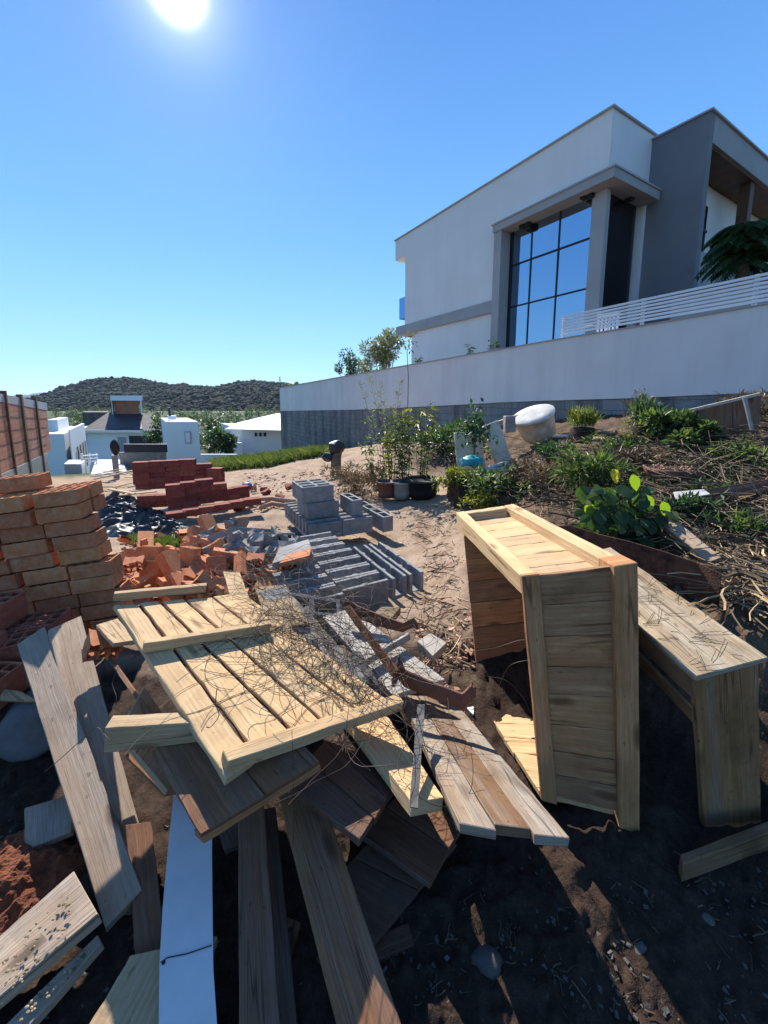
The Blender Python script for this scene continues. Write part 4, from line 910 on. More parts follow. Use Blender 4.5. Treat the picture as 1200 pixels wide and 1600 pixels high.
for k, (px, py, Y, rz_, lab) in enumerate(((18, 936, 2.0, -.1, 'large dark red brick in shade at the frame edge, upper one'), (62, 985, 1.95, .2, 'large dark red brick in shade lying below the orange stack'), (-10, 1000, 1.8, .0, 'large dark red brick at the frame edge under another'),
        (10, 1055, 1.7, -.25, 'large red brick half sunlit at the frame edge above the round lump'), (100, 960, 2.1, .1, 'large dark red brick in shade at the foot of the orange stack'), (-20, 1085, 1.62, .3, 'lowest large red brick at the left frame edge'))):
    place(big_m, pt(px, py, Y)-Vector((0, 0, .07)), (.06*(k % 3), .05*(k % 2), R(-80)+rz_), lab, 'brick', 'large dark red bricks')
place(half_m, gz(155, 1020, .42), (.3, .4, .8), 'broken orange brick lying between leaning board and panel', 'brick', None)
# --- red stacks further back
def brick_row(px0, py0, Y0, px1, py1, Y1, n, rows, lab, pm=None, alternate=False, z0=None):
    a, b = pt(px0, py0, Y0), pt(px1, py1, Y1); d = b-a; d.z = 0; yw = math.atan2(d.y, d.x)
    for r_ in range(rows):
        for i in range(n):
            p = a.lerp(b, (i+.5)/n); p.z += r_*(.09 if not alternate else .14)
            if rows > 1 and r_ == rows-1 and i in (n-1,) and n > 3 and not alternate: continue
            cs = 'topmost' if r_ == rows-1 and rows > 1 else ('bottom' if r_ == 0 and rows > 1 else nth(rows-1-r_)+' highest' if rows > 1 else 'single')
            rot = (0, 0, yw-R(90)+random.uniform(-.05, .05)) if not alternate else (0, R(90), yw+R(0)+random.uniform(-.05, .05))
            place(pm or brickr_m, p+Vector((random.uniform(-.01, .01), random.uniform(-.02, .02), 0)), rot, 'dark red brick, %s row, %s from left, %s' % (cs, nth(i), lab), 'brick', 'dark red brick stacks')
brick_row(213, 765, 6.3, 332, 756, 6.6, 5, 5, 'back wall of the red stack')
brick_row(221, 792, 5.7, 268, 790, 5.8, 2, 2, 'low left step of the red stack')
brick_row(266, 796, 5.55, 352, 780, 5.9, 4, 4, 'middle step of the red stack')
brick_row(352, 782, 5.9, 384, 776, 6.1, 2, 2, 'right step of the red stack')
brick_row(262, 812, 5.1, 405, 786, 5.7, 6, 1, 'front row of the red stack')
brick_row(330, 757, 6.5, 345, 755, 6.5, 1, 3, 'right end of red stack')
for k, (px, py, s_) in enumerate(((418, 775, 1), (452, 766, .9), (412, 770, .9), (396, 768, 1), (374, 800, 1), (436, 785, .8))):
    p = onground(px, py); place(halfr_m, p+Vector((0, 0, .03)), (random.uniform(-.4, .4), random.uniform(-.3, .3), random.uniform(0, 6)), 'broken red brick, %s from right on the sand beside the red stack' % nth([1, 0, 2, 3, 4, 5][k]), 'brick', 'broken red bricks on the sand')
# --- orange rubble between the stack and the concrete blocks
rub = [('full', 225, 845, .16, (.4, .2, .6)), ('full', 262, 880, .26, (.9, .2, 1.3)), ('half', 315, 905, .22, (.4, .8, .2)), ('full', 352, 868, .24, (.3, .1, 1.9)), ('half', 380, 860, .22, (1., .3, .7)), ('full', 340, 860, .22, (1.2, .4, 2.4)), ('full', 300, 868, .26, (1.3, .0, -.3)), ('half', 210, 880, .26, (.2, .1, .3)), ('full', 238, 866, .25, (1.35, 0, .15)), ('half', 200, 862, .2, (.9, .3, 1.)), ('full', 226, 905, .12, (.3, .2, -.4)), ('full', 240, 890, .16, (1.2, .1, .1)), ('third', 206, 912, .1, (.1, 1.1, 0)),
       ('full', 300, 838, .2, (.9, .5, .9)), ('half', 292, 850, .22, (1.2, .2, .7)), ('full', 318, 848, .2, (.2, .4, 1.2)), ('full', 275, 868, .2, (.3, .5, 2.)), ('third', 290, 872, .25, (.4, .2, .4)), ('third', 320, 872, .24, (.3, .3, 1.2)),
       ('full', 335, 885, .22, (1.2, .2, .6)), ('full', 300, 895, .18, (.2, .6, .3)), ('third', 282, 898, .22, (.5, .1, .9)), ('third', 300, 910, .2, (.2, .2, 2.1)), ('full', 375, 882, .22, (.5, .65, .7)), ('half', 398, 874, .24, (.2, .1, .2)),
       ('half', 345, 905, .16, (1., .3, .5)), ('full', 322, 818, .22, (.7, .2, 1.)), ('third', 290, 828, .18, (.1, .1, .5)), ('half', 345, 832, .15, (.3, .2, 2)), ('third', 262, 905, .14, (.2, .3, 1.)), ('third', 255, 925, .06, (.1, .2, .4)),
       ('half', 365, 910, .12, (.4, .9, .3)), ('third', 390, 900, .18, (.3, .5, 2.4)), ('full', 445, 872, .2, (.2, .3, .5)), ('third', 420, 890, .16, (.1, .4, 1.4)), ('full', 405, 915, .1, (.2, .7, .2)), ('half', 305, 925, .06, (.6, .2, .3)), ('full', 270, 935, .02, (.2, .1, 1.)), ('half', 330, 930, .05, (.9, .1, .3))]
look = {'half': 'half orange brick', 'full': 'whole orange hollow brick', 'third': 'flat orange brick shard'}
cnt = {}
rub_s = sorted(rub, key=lambda r_: r_[1])
for kind in ('half', 'full', 'third'):
    L_ = [r_ for r_ in rub_s if r_[0] == kind]
    for k, (kd, px, py, z, rot) in enumerate(L_):
        where = 'near the grass tuft' if py < 858 and px < 300 else ('close to the wooden panel' if py > 895 else 'amid the brick rubble')
        p = gz(px, py, z+.02)-Vector((0, 0, .05)); place({'half': half_m, 'full': brick_m, 'third': third_m}[kd], p, tuple(a+random.uniform(-.08, .08) for a in rot), '%s %s, %s of its kind from the left' % (look[kd], where, nth(k) if k < 12 else '%dth' % (k+1)), 'brick', 'broken orange brick rubble')
for k in range(95):
    px, py = random.uniform(190, 430), random.uniform(835, 935); p = gz(px, py, random.uniform(.02, .22)); s_ = random.uniform(.3, .8)
    place(random.choice((third_m, half_m)), p, tuple(random.uniform(0, 6) for _ in range(3)), 'small brick shard lying loose in the orange rubble heap', 'brick', 'small shards in the orange rubble', (s_, s_, s_))
# grey concrete rubble
chunks = []
for k in range(5):
    bm = bmesh.new(); bmesh.ops.create_cube(bm, size=1); random.seed(40+k)
    for v_ in bm.verts: v_.co += Vector((random.uniform(-.3, .3), random.uniform(-.3, .3), random.uniform(-.25, .25)))
    bmesh.ops.triangulate(bm, faces=bm.faces); bmesh.ops.subdivide_edges(bm, edges=bm.edges, cuts=2, use_grid_fill=True)
    for v_ in bm.verts: v_.co += Vector((random.gauss(0, .03), random.gauss(0, .03), random.gauss(0, .03)))
    me = bpy.data.meshes.new('concrete_chunk'); bm.to_mesh(me); bm.free(); me.materials.append(MATS['concrete']); chunks.append(bpy.data.objects.new('concrete_chunk', me))
random.seed(11)
cp_ = [(325, 838, .2, .16), (345, 850, .2, .14), (362, 842, .22, .2), (352, 862, .22, .22), (372, 862, .24, .17), (385, 856, .24, .16), (335, 858, .2, .18), (402, 858, .22, .2), (420, 850, .2, .16), (392, 838, .22, .15), (415, 865, .2, .18), (440, 855, .2, .17), (360, 825, .15, .14), (378, 820, .16, .18), (398, 846, .26, .12), (430, 870, .18, .2), (452, 866, .15, .14), (310, 856, .16, .12)]
cp_ += [(340, 842, .26, .15), (366, 850, .28, .16), (378, 842, .26, .13), (410, 848, .26, .15), (346, 872, .24, .13), (392, 872, .24, .14), (428, 840, .22, .14), (318, 846, .22, .12), (446, 842, .18, .16), (462, 852, .16, .14)]
cp_.sort()
for k, (px, py, z, s_) in enumerate(cp_):
    place(chunks[k % 5], gz(px, py, z), tuple(random.uniform(0, 6) for _ in range(3)), 'grey concrete chunk, %s from left in the grey rubble heap' % (nth(k) if k < 12 else '%dth' % (k+1)), 'rubble', 'grey concrete rubble', (s_, s_*random.uniform(.6, 1), s_*random.uniform(.35, .6)))
for k, (px, py, z, rot, lab) in enumerate(((402, 826, .22, (1.2, .15, .25), 'dark concrete block tipped on its side showing its cells, left'), (432, 832, .2, (1.25, .1, .2), 'dark concrete block tipped on its side beside its twin, right'))):
    place(blk_m, gz(px, py, z), rot, lab, 'block', None)
place(blk_m, gz(478, 944, .3), (.5, .35, .4), 'tilted grey concrete block poking out of the tangled wire', 'block', None)
slab('concrete_slab', 'pale broken concrete slab lying right of the grey rubble', 'slab', [(425, 880, 2.95), (436, 856, 3.3), (482, 842), (490, 866, 3.05)], .05, 'concrete', bevel=.004)
slab('clay_slab', 'flat pale clay roof piece leaning by the concrete blocks', 'tile', [(436, 880, 2.9), (450, 866, 3.05), (486, 856), (484, 868, 2.95)], .03, 'brick_orange')
# --- concrete block stacks
def gs(px, py, z): return gz(px, py, z)
O = gs(664, 893, .19); e1 = gs(553, 925, .19)-gs(640, 897, .19); e1.z = 0; e1.normalize(); e2 = Vector((-e1.y, e1.x, 0)); e2 = e2 if e2.y > 0 else -e2
eb = gs(575, 812, .19)-O; eb.z = 0; eb.normalize(); e2 = (e2+eb).normalized(); e1 = Vector((-e2.y, e2.x, 0)); e1 = e1 if e1.x < 0 else -e1
y1 = math.atan2(e1.y, e1.x); y2 = math.atan2(e2.y, e2.x)
def blk(p, yw, z, lab, tx=0., ty=0., pm=None):
    p = Vector((p.x, p.y, z)); return place(pm or blk_m, p, (tx, ty, yw+random.uniform(-.02, .02)), lab, 'concrete block', 'stacked grey concrete blocks')
HB = .095                       # proto is centred on its height
for c_ in range(2):
    for r_ in range(2):
        blk(O+e1*(.075+.165*c_)+e2*(.2+.40*r_), y2, HB, 'grey channel block in the %s lengthwise row at the right, %s one' % (['outer', 'inner'][c_], ['nearest', 'second'][r_]), pm=chans_m)
for c_ in range(2):
    for r_ in range(7 if c_ == 0 else 8):
        blk(O+e1*(.335+.2+.40*c_)+e2*(.095+.19*r_-.05*c_), y1, HB, 'grey channel block, %s from front, %s column of the front stack' % (nth(r_), ['right', 'left'][c_]), pm=chan_m)
O2 = gs(574, 812, .2)
for c_ in range(2):
    for r_ in range(8 if c_ else 3):
        blk(O2+e1*(.2-.12+.40*c_)+e2*(.16+.14*r_), y1, HB+.012, 'grey channel block, %s from front, %s column of the rear stack' % (nth(r_), ['right', 'left'][c_]), pm=chans_m)
blk(O2+e1*(-.22)+e2*.22, y2, HB, 'grey concrete block beside the rear stack, nearest of the right pair'); blk(O2+e1*(-.22)+e2*.64, y2, HB, 'grey concrete block beside the rear stack, farther of the right pair')
O3 = gs(510, 800, .3); 
up = []
for r_ in range(3): up.append((O3+e2*(.10+.15*r_), y1, .30, 'grey concrete block, %s from front in the middle layer on the rear stack' % nth(r_)))
up.append((O3-e1*.33+e2*.2, y2, .30, 'grey concrete block standing crosswise at the right of the middle layer'))
for r_ in range(3): up.append((O3+e1*.05+e2*(.13+.15*r_), y1, .492, 'grey concrete block, %s from front in the top layer of the rear stack' % nth(r_)))
for p, yw, z, lab in up: blk(p, yw, z, lab)
# ------------------------------------------------------------------ tangled wire over the panel
random.seed(5); mb = MB()
def curve(p, n, step, turn, r_):
    d = Vector((random.gauss(0, 1), random.gauss(0, 1), random.gauss(0, .5))).normalized(); ax_ = Vector((random.gauss(0, .5), random.gauss(0, .5), 1)).normalized(); k = random.uniform(-turn, turn); path = [p.copy()]
    for i in range(n):
        k += random.gauss(0, turn*.15); d = (Matrix.Rotation(k, 3, ax_) @ d + Vector((random.gauss(0, .06), random.gauss(0, .06), random.gauss(0, .06)))).normalized(); p = p+d*step
        hh = (p-A).dot(n_)
        if hh < .004: p = p+n_*(.004-hh)
        elif hh > .13: d = (d-n_*.35).normalized()
        path.append(p.copy())
    mb.tube(path, r_, 4, cap=False)
for k in range(190):
    q = random.random(); px = 505+random.gauss(0, 48)+q*40-20; py = 965+(px-470)*.62+random.gauss(0, 30)
    curve(pl(px, py, random.uniform(.006, .10)), random.randint(12, 30), .026, .17, .0011)
for k in range(80):
    px = 470+random.gauss(0, 60); py = 900+random.gauss(0, 28); curve(pl(px, py, random.uniform(.02, .16)), random.randint(10, 22), .025, .3, .0009)
for k in range(60):
    px = random.uniform(330, 600); py = 930+(px-330)*.5+random.uniform(-10, 70); curve(pl(px, py, .006), random.randint(8, 16), .025, .2, .0009)
tag(mb.build('tangled_wire', 'wire', None, 0, True), 'tangle of thin rusty tie wire spread over the formwork panel', 'wire')
def wire(label, pts, r_=.0011):
    P = [P3(p) for p in pts]; path = []
    for i in range(len(P)-1):
        a, b, c, d = P[max(i-1, 0)], P[i], P[i+1], P[min(i+2, len(P)-1)]
        for k in range(6):
            t = k/6; path.append(.5*((2*b)+(c-a)*t+(2*a-5*b+4*c-d)*t*t+(3*b-a-3*c+d)*t**3))
    path.append(P[-1]); mb = MB(); mb.tube(path, r_, 4); tag(mb.build('wire', 'wire', None, 0, True), label, 'wire')
wire('loose wire bent in front of the upright wooden crate', [(735, 1018, 1.5), (775, 1012, 1.35), (815, 1000, 1.31), (846, 1005, 1.30), (862, 1020, 1.30), (856, 1028, 1.3), (800, 1038, 1.32), (780, 1070, 1.4), (765, 1092, 1.5)])
wire('twisted wire hanging between panel and leaning grey boards', [(214, 1022, 1.42), (190, 1035, 1.4), (176, 1066, 1.35), (182, 1090, 1.3), (178, 1112, 1.26), (173, 1120, 1.2)])
wire('thin wire lying over the two leaning grey boards', [(70, 1206, 1.12), (95, 1185, 1.12), (125, 1158, 1.12), (150, 1137, 1.12), (163, 1148, 1.1), (170, 1155, 1.08)])
wire('thin wire hanging straight down from the panel edge', [(456, 1140, 1.15), (458, 1200, 1.1), (459, 1260, 1.08), (458, 1330, 1.05)], .0008)
wire('bent nail wire standing on the panel boards', [(339, 1076, 1.16), (337, 1100, 1.14), (342, 1118, 1.12), (330, 1135, 1.1), (322, 1136, 1.09)], .0014)
# ------------------------------------------------------------------ plants
random.seed(21)
def rv(a=1.): return Vector((random.gauss(0, a), random.gauss(0, a), random.gauss(0, a)))
def plant(name, label, cat, base, h, spread, nst, leafL, leafW, nl, lm, sm='twig', group=None, droop=.3, start=.2, seg=1, sr=.005, par=None, rise=.5):
    root = par or empty(name, base, label, cat, group)
    ms, ml = MB(), MB(); base = Vector(base)
    for k in range(nst):
        a = random.uniform(0, 6.283); s = spread*random.uniform(.25, 1); hh = h*random.uniform(.55, 1)
        p0 = base+Vector((math.cos(a), math.sin(a), 0))*spread*.25*random.random(); tip = base+Vector((math.cos(a)*s, math.sin(a)*s, hh)); path = []
        for i in range(7):
            t = i/6; p = p0.lerp(tip, t); p.z = base.z+hh*(1-(1-t)**1.6)*.98; path.append(p+rv(.008*h)*t)
        ms.tube(path, sr, 4, None, sr*.4)
        for j in range(nl):
            t = random.uniform(start, 1); i = min(5, int(t*6)); p = path[i].lerp(path[i+1], t*6-i); d = Vector((random.gauss(0, 1), random.gauss(0, 1), random.uniform(-droop, rise))).normalized()
            sc = random.uniform(.55, 1.15); ml.leaf(p, d, Vector((random.gauss(0, .35), random.gauss(0, .35), 1)), leafL*sc, leafW*sc, .22, droop*.6, seg)
    ms.build('stem', sm, root); ml.build('foliage', lm, root); return root
def clump(name, label, cat, base, rx, rz, n, L, W, lm, group=None, mat2=None, par=None):
    """dense low bush: leaves over and inside an uneven dome"""
    root = par or empty(name, base, label, cat, group); ml = MB(); ms = MB(); base = Vector(base)
    for k in range(14):
        a = random.uniform(0, 6.283); ms.tube([base, base+Vector((math.cos(a)*rx*.4, math.sin(a)*rx*.4, rz*.5)), base+Vector((math.cos(a)*rx*.75, math.sin(a)*rx*.75, rz*random.uniform(.5, .95)))], .006, 4, None, .002)
    cs = [(base+Vector((random.gauss(0, rx*.42), random.gauss(0, rx*.42), rz*random.uniform(.2, .85))), rx*random.uniform(.22, .42)) for _ in range(13)]
    for k in range(n):
        c, r_ = random.choice(cs); d = rv().normalized(); d.z = abs(d.z)*.8+.1 if random.random() < .7 else d.z; p = c+d*r_*random.uniform(.5, 1.)
        sc = random.uniform(.5, 1.2); ml.leaf(p, (d+rv(.6)).normalized(), Vector((0, 0, 1))+rv(.4), L*sc, W*sc, .2, .15)
    ms.build('stem', 'twig', root); ml.build('foliage', lm, root); return root
def pot(name, label, base, r_, h, mat):
    mb = MB(); mb.lathe(base, [(r_*.72, 0), (r_*.8, h*.3), (r_*.97, h*.9), (r_*1.05, h*.9), (r_*1.05, h), (r_*.92, h), (r_*.88, h*.86), (.01, h*.84)], 20); return tag(mb.build(name, mat, None, 0, True), label, 'plant pot')
def onp(px, py): return onground(px, py)
# tall weeds in pots, middle
for px, py, r_, h, mat, lab in ((604, 776, .17, .26, 'pot_brown', 'small brown plant pot below the tall weeds, leftmost of the three'), (628, 778, .18, .28, 'pot_grey', 'grey plant pot below the tall weeds between brown and black pots'), (660, 776, .30, .30, 'plastic_black', 'wide black planting bag below the tall weeds, rightmost')):
    pot('plant_pot', lab, pt(px, py, 6.3), r_, h, mat)
zb = ground(.2, 6.6)
for k, (px, py, Y, h, lm, nst, lab) in enumerate(((590, 770, 6.9, 1.35, 'leaf_weed', 12, 'leafy tall weed at the left side of the potted clump'), (612, 772, 6.5, 1.45, 'leaf_yellowgreen', 11, 'yellowish tall weed growing from the middle of the potted clump'), (632, 772, 6.4, 1.25, 'leaf_weed', 12, 'dense green weed growing above the grey pot'),
        (658, 770, 6.5, 1.55, 'leaf_weed', 10, 'tall green weed with broad top leaves above the black planting bag'))):
    plant('tall_weed', lab, 'weed', pt(px, py, Y), h*1.06, .46, nst, .115, .045, 22, lm, 'twig', 'tall weeds in the pots', .5, .15)
b = pt(608, 760, 6.9); r_ = empty('plume_weed', b, 'tall feathery pale weed with grass plumes rising above the clump', 'weed', None); ms, ml = MB(), MB()
for k in range(9):
    tip = b+Vector((random.uniform(-.45, .35), random.uniform(-.3, .3), random.uniform(1.3, 1.95))); pa = [b.lerp(tip, t)+Vector((.06*math.sin(t*3+k), 0, 0)) for t in np.linspace(0, 1, 8)]; ms.tube(pa, .005, 4, None, .002)
    for j in range(26):
        t = random.uniform(.62, 1); p = b.lerp(tip, t)+Vector((.06*math.sin(t*3+k), 0, 0)); ml.leaf(p, Vector((random.choice((-1, 1))*.8, random.gauss(0, .4), .7)), (0, -1, .2), .12*(1.2-t*.5), .016)
ms.build('stem', 'twig', r_); ml.build('plume', 'leaf_pale_tree', r_)
b = pt(655, 765, 6.6); r_ = empty('papaya_sapling', b, 'sapling with big lobed yellow green leaves on top of a thin stem', 'sapling', None); ms, ml = MB(), MB(); tip = pt(655, 640, 6.6); ms.tube([b, b.lerp(tip, .5)+Vector((.04, 0, 0)), tip], .012, 5, None, .006)
for k in range(13):
    a = k*2.4; p = tip+Vector((0, 0, -.03*k)); d = Vector((math.cos(a), math.sin(a), .35-.06*k)); q = p+d*.16; ms.tube([p, q], .003, 4)
    for j in range(4): dd = Vector((math.cos(a+(j-1.5)*.5), math.sin(a+(j-1.5)*.5), -.1)); ml.leaf(q, dd, (0, 0, 1), .19, .06, .2, .3)
ms.build('stem', 'twig', r_); ml.build('foliage', 'leaf_yellowgreen', r_)
b = pt(638, 765, 7.0); r_ = empty('thin_sapling', b, 'very thin tall sapling reaching above the white wall', 'sapling', None); ms, ml = MB(), MB(); pa = [pt(x, y, 7.) for x, y in ((638, 765), (640, 700), (637, 640), (638, 590), (636, 550), (642, 526))]; ms.tube(pa, .009, 5, None, .005)
for k in range(26): ml.leaf(pa[-1]+Vector((random.gauss(0, .05), random.gauss(0, .05), random.uniform(-.25, .08))), rv()+Vector((.3, 0, .2)), (0, 0, 1), .10, .045)
ms.build('stem', 'twig', r_); ml.build('foliage', 'leaf_weed', r_)
clump('dry_brush', 'heap of dark dry brush left of the potted weeds', 'brush', pt(560, 768, 6.9), .62, .42, 2200, .10, .02, 'leaf_dry')
clump('wall_bush', 'green bush at the foot of the boundary wall behind the potted weeds', 'bush', onp(690, 712), .85, .5, 1500, .12, .05, 'leaf_dark')
clump('wall_bush', 'low bush at the wall foot between potted weeds and beige slabs', 'bush', onp(715, 694), .6, .45, 900, .11, .045, 'leaf_weed')
clump('dark_shrub', 'dark leafless shrub against the grey base of the wall', 'shrub', onp(710, 668), .5, .6, 900, .10, .03, 'leaf_dry')
clump('weed_patch', 'low weeds in front of the pots at the path edge', 'weeds', onp(790, 776), .42, .22, 900, .09, .035, 'leaf_weed')
clump('weed_patch', 'low weeds just left of the wooden crate top behind the path', 'weeds', onp(760, 792), .26, .15, 500, .08, .03, 'leaf_yellowgreen')
# yellowish shrub with dark root ball, small citrus
b = pt(722, 790, 5.1); rt_ = empty('potted_shrub', b, 'yellow green shrub with dark soil ball beside the path', 'shrub'); mb = MB(); mb.blob(b+Vector((.12, .05, .20)), (.30, .26, .30), 3, .3, 2.6, 2); mb.build('root_ball', 'root_soil', rt_)
clump('', '', '', b+Vector((-.10, 0, .18)), .26, .30, 1500, .07, .025, 'leaf_yellowgreen', par=rt_)
b = pt(742, 735, 5.6); rt_ = empty('citrus_sapling', b, 'small citrus sapling with round dark green crown beside the teal bag', 'sapling'); mb = MB(); mb.tube([b, pt(741, 705, 5.6), pt(743, 668, 5.6)], .022, 6, None, .012); mb.build('stem', 'trunk', rt_)
ml = MB()
for k in range(260):
    c = pt(743, 672, 5.6)+Vector((random.gauss(0, .09), random.gauss(0, .09), random.gauss(0, .13))); ml.leaf(c, rv()+Vector((0, 0, .5)), (0, 0, 1)+rv(.4) if False else Vector((0, 0, 1))+rv(.4), .10, .045)
ml.build('foliage', 'leaf_dark', rt_)
mb = MB(); mb.blob(pt(738, 722, 5.5), (.17, .12, .09), 3, .3, 3, 8); tag(mb.build('bag', 'teal_bag', None, 0, True), 'crumpled teal plastic bag below the small citrus sapling', 'bag')
# beige slabs
def slabz(label, q, t, mat='slab_beige', cat='slab', name='stone_slab', bev=.012): return slab(name, label, cat, q, t, mat, bevel=bev, n=4, rag=.008, jit=.002)
slabz('upright beige slab behind the citrus sapling and teal bag', [(716, 738, 5.9), (710, 676, 5.95), (752, 674), (760, 736, 5.95)], .06)
slabz('tall beige slab leaning back beside the citrus sapling', [(780, 728, 5.75), (756, 664, 5.9), (779, 656), (800, 716, 5.8)], .14)
slabz('fallen grey beige slab lying in front of the leaning one', [(758, 752, 5.3), (754, 730, 5.4), (806, 714), (812, 738, 5.4)], .12, 'concrete_pale')
slabz('small stone block beside the upright slab near the wall', [(790, 676, 6.8), (790, 650, 6.8), (806, 650), (806, 676, 6.8)], .15, 'concrete')
slab('timber', 'grey timber lying by the wall foot near the beige slabs', 'timber', [(775, 668, 7.2), (775, 660, 7.2), (815, 646), (815, 655, 7.3)], .1, 'board_grey')
slab('timber', 'pale timber batten leaning in the potted weeds', 'timber', [(612, 693, 7.2), (612, 688, 7.2), (640, 680), (640, 686, 7.3)], .06, 'pale_grey', n=4)
# fallen round water tank
c = pt(836, 666, 7.2); nf = (Vector((-.40, -.24, .88))).normalized(); Mt = nf.to_track_quat('Z', 'Y').to_matrix()
tank = empty('water_tank', c-Vector((0, 0, .3)), 'tipped over round water tank with pale lid near the wall', 'tank'); cc = pt(833, 648, 7.1)
mb = MB(); mb.lathe(cc-nf*.46, [(.25, 0), (.29, .06), (.32, .25), (.345, .44), (.355, .45), (.355, .46)], 40, Mt); mb.build('body', 'slab_beige', tank, 0, True)
mb = MB(); mb.lathe(cc, [(.365, -.03), (.375, 0.0), (.365, .02), (.2, .03), (.05, .035)], 40, Mt); mb.build('lid', 'concrete_pale', tank, 0, True)
mb = MB(); mb.blob(pt(906, 655, 6.6), (.16, .14, .15), 3, .25, 2., 4); tag(mb.build('white_sack', 'white_sheet', None, 0, True), 'bulging white sack behind the potted grass plant near the wall', 'sack')
for k, (a, b_, lab) in enumerate((((826, 690), (888, 686), 'white plastic pipe lying below the tipped water tank'), ((880, 684), (962, 682), 'pale wooden stick lying right of the white pipe'), ((902, 690), (950, 694), 'grey stick lying between two potted plants'))):
    p, q_ = onp(*a), onp(*b_); mb = MB(); mb.tube([p+Vector((0, 0, .05)), p.lerp(q_, .5)+Vector((0, 0, .06)), q_+Vector((0, 0, .05))], .022 if k == 0 else .03, 7); tag(mb.build('pipe' if k == 0 else 'stick', 'white_paint' if k == 0 else 'straw'), lab, 'pipe' if k == 0 else 'stick')
# potted plants on the mound
def ball_plant(px, py, Y, r_, lab, lm, n, L, W, h):
    b = pt(px, py, Y); b.z = max(b.z, ground(b.x, b.y)-.02); rt = empty('potted_plant', b, lab, 'plant'); mb = MB(); mb.lathe(b, [(r_*.8, 0), (r_*.95, r_*.5), (r_, r_*1.25), (r_*.8, r_*1.35), (.02, r_*1.4)], 18, None, .05); mb.build('pot', 'root_soil', rt, 0, True)
    ml = MB()
    for k in range(n):
        a = random.uniform(0, 6.28); rr_ = r_*math.sqrt(random.random()); p = b+Vector((math.cos(a)*rr_, math.sin(a)*rr_, r_*1.3)); ml.leaf(p+Vector((0, 0, random.random()*h*.5)), Vector((random.gauss(0, .5), random.gauss(0, .5), 1)), (0, -1, .3)+Vector() if False else Vector((random.gauss(0, 1), -1, .3)), L*random.uniform(.5, 1.2)*h/.3, W, .2, .3)
    ml.build('foliage', lm, rt); return rt
ball_plant(908, 696, 5.9, .17, 'dark planting bag with fresh grassy plant in front of the white sack', 'leaf_yellowgreen', 420, .16, .022, .36)
ball_plant(1002, 712, 4.9, .14, 'small dark pot with slender twiggy plant left of the big bush', 'leaf_weed', 160, .14, .03, .45)
b = onp(985, 690); r_ = empty('twiggy_shrub', b, 'tall twiggy shrub with few curled leaves against the wall', 'shrub'); ms, ml = MB(), MB()
for k in range(16):
    tip = pt(random.uniform(955, 1020), random.uniform(598, 660), 5.3+random.uniform(-.3, .3)); m_ = b.lerp(tip, .5)+rv(.05); ms.tube([b, m_, tip], .005, 4, None, .002)
    for j in range(14): ml.leaf(b.lerp(tip, random.uniform(.4, 1))+rv(.05), rv(), (0, 0, 1), .065, .028)
ms.build('stem', 'twig', r_); ml.build('foliage', 'leaf_dry', r_)
clump('green_bush', 'rounded leafy green bush at the right on the mound', 'bush', pt(1056, 706, 4.5), .34, .46, 2600, .10, .042, 'leaf_weed')
clump('green_bush', 'low grey green plant at the right edge of the leafy bush', 'bush', pt(1090, 704, 4.4), .18, .26, 700, .10, .035, 'leaf_dark')
plant('yellow_weed', 'thin yellow flowering weed beside the small dark pot', 'weed', pt(980, 722, 4.6), .55, .15, 8, .06, .02, 22, 'leaf_yellowgreen', sr=.003)
clump('red_leaf_plant', 'small dark red leaved plant in front of the leafy bush', 'plant', pt(1046, 712, 4.7), .16, .14, 300, .07, .03, 'leaf_dry')
# white flowers near bush
# brown board leaning with white stake
slab('brown_board', 'wide brown board leaning at the wall with pale top edge', 'board', [(1082, 684, 4.35), (1078, 642, 4.5), (1190, 615), (1184, 680, 4.1)], .03, 'wood_brown')
slab('board_rail', 'pale batten lying along the top edge of the wide brown board', 'batten', [(1076, 644, 4.47), (1076, 640, 4.47), (1188, 614), (1188, 618, 4.1)], .05, 'pale_grey', n=4)
slab('stake', 'white stake standing in front of the wide brown board', 'stake', [(1174, 672, 4.0), (1162, 622, 4.05), (1168, 621), (1179, 672, 4.0)], .02, 'pale_grey', n=4)
# heart leaf plant behind the crate
b = pt(975, 838, 2.85); r_ = empty('heart_leaf_plant', b, 'big heart leaved vine plant growing behind the wooden crate', 'plant'); ms, ml, my = MB(), MB(), MB()
for k in range(260):
    px, py = random.uniform(905, 1050), random.uniform(760, 838)
    if py < 792 and px > 1010: continue
    p = pt(px, py, random.uniform(2.65, 3.05)); p.z = max(p.z, ground(p.x, p.y)+.03); d = Vector((random.gauss(0, .6), -.6+random.gauss(0, .4), -.45+random.gauss(0, .35)))
    L_ = random.uniform(.07, .125); ml.leaf(p, d, Vector((random.gauss(0, .3), -.7, .7)), L_, L_*.85, .12, .2, 6); ms.tube([b+rv(.03), b.lerp(p, .6)+Vector((0, 0, .06)), p], .0025, 4)
ms.build('stem', 'twig', r_); ml.build('foliage', 'leaf_broad', r_)
for (px, py, lm, lab) in ((918, 802, 'leaf_lime', 'bright'), (1010, 790, 'leaf_lime', ''), (1035, 800, 'leaf_lime', ''), (988, 758, 'leaf_lime', ''), (958, 748, 'leaf_yellow', '')):
    ml = MB(); p = pt(px, py-8, 2.75 if lm == 'leaf_lime' else 3.1); ml.leaf(p+Vector((0, 0, .03)), (.2, -.3, -.8), (.2, -.9, .3), .11, .095, .1, .15, 6); ml.build('leaf', lm, r_)
clump('fern_weed', 'dull green ferny weed behind the heart leaved plant', 'weed', pt(925, 775, 3.4), .3, .34, 1100, .12, .02, 'leaf_weed')
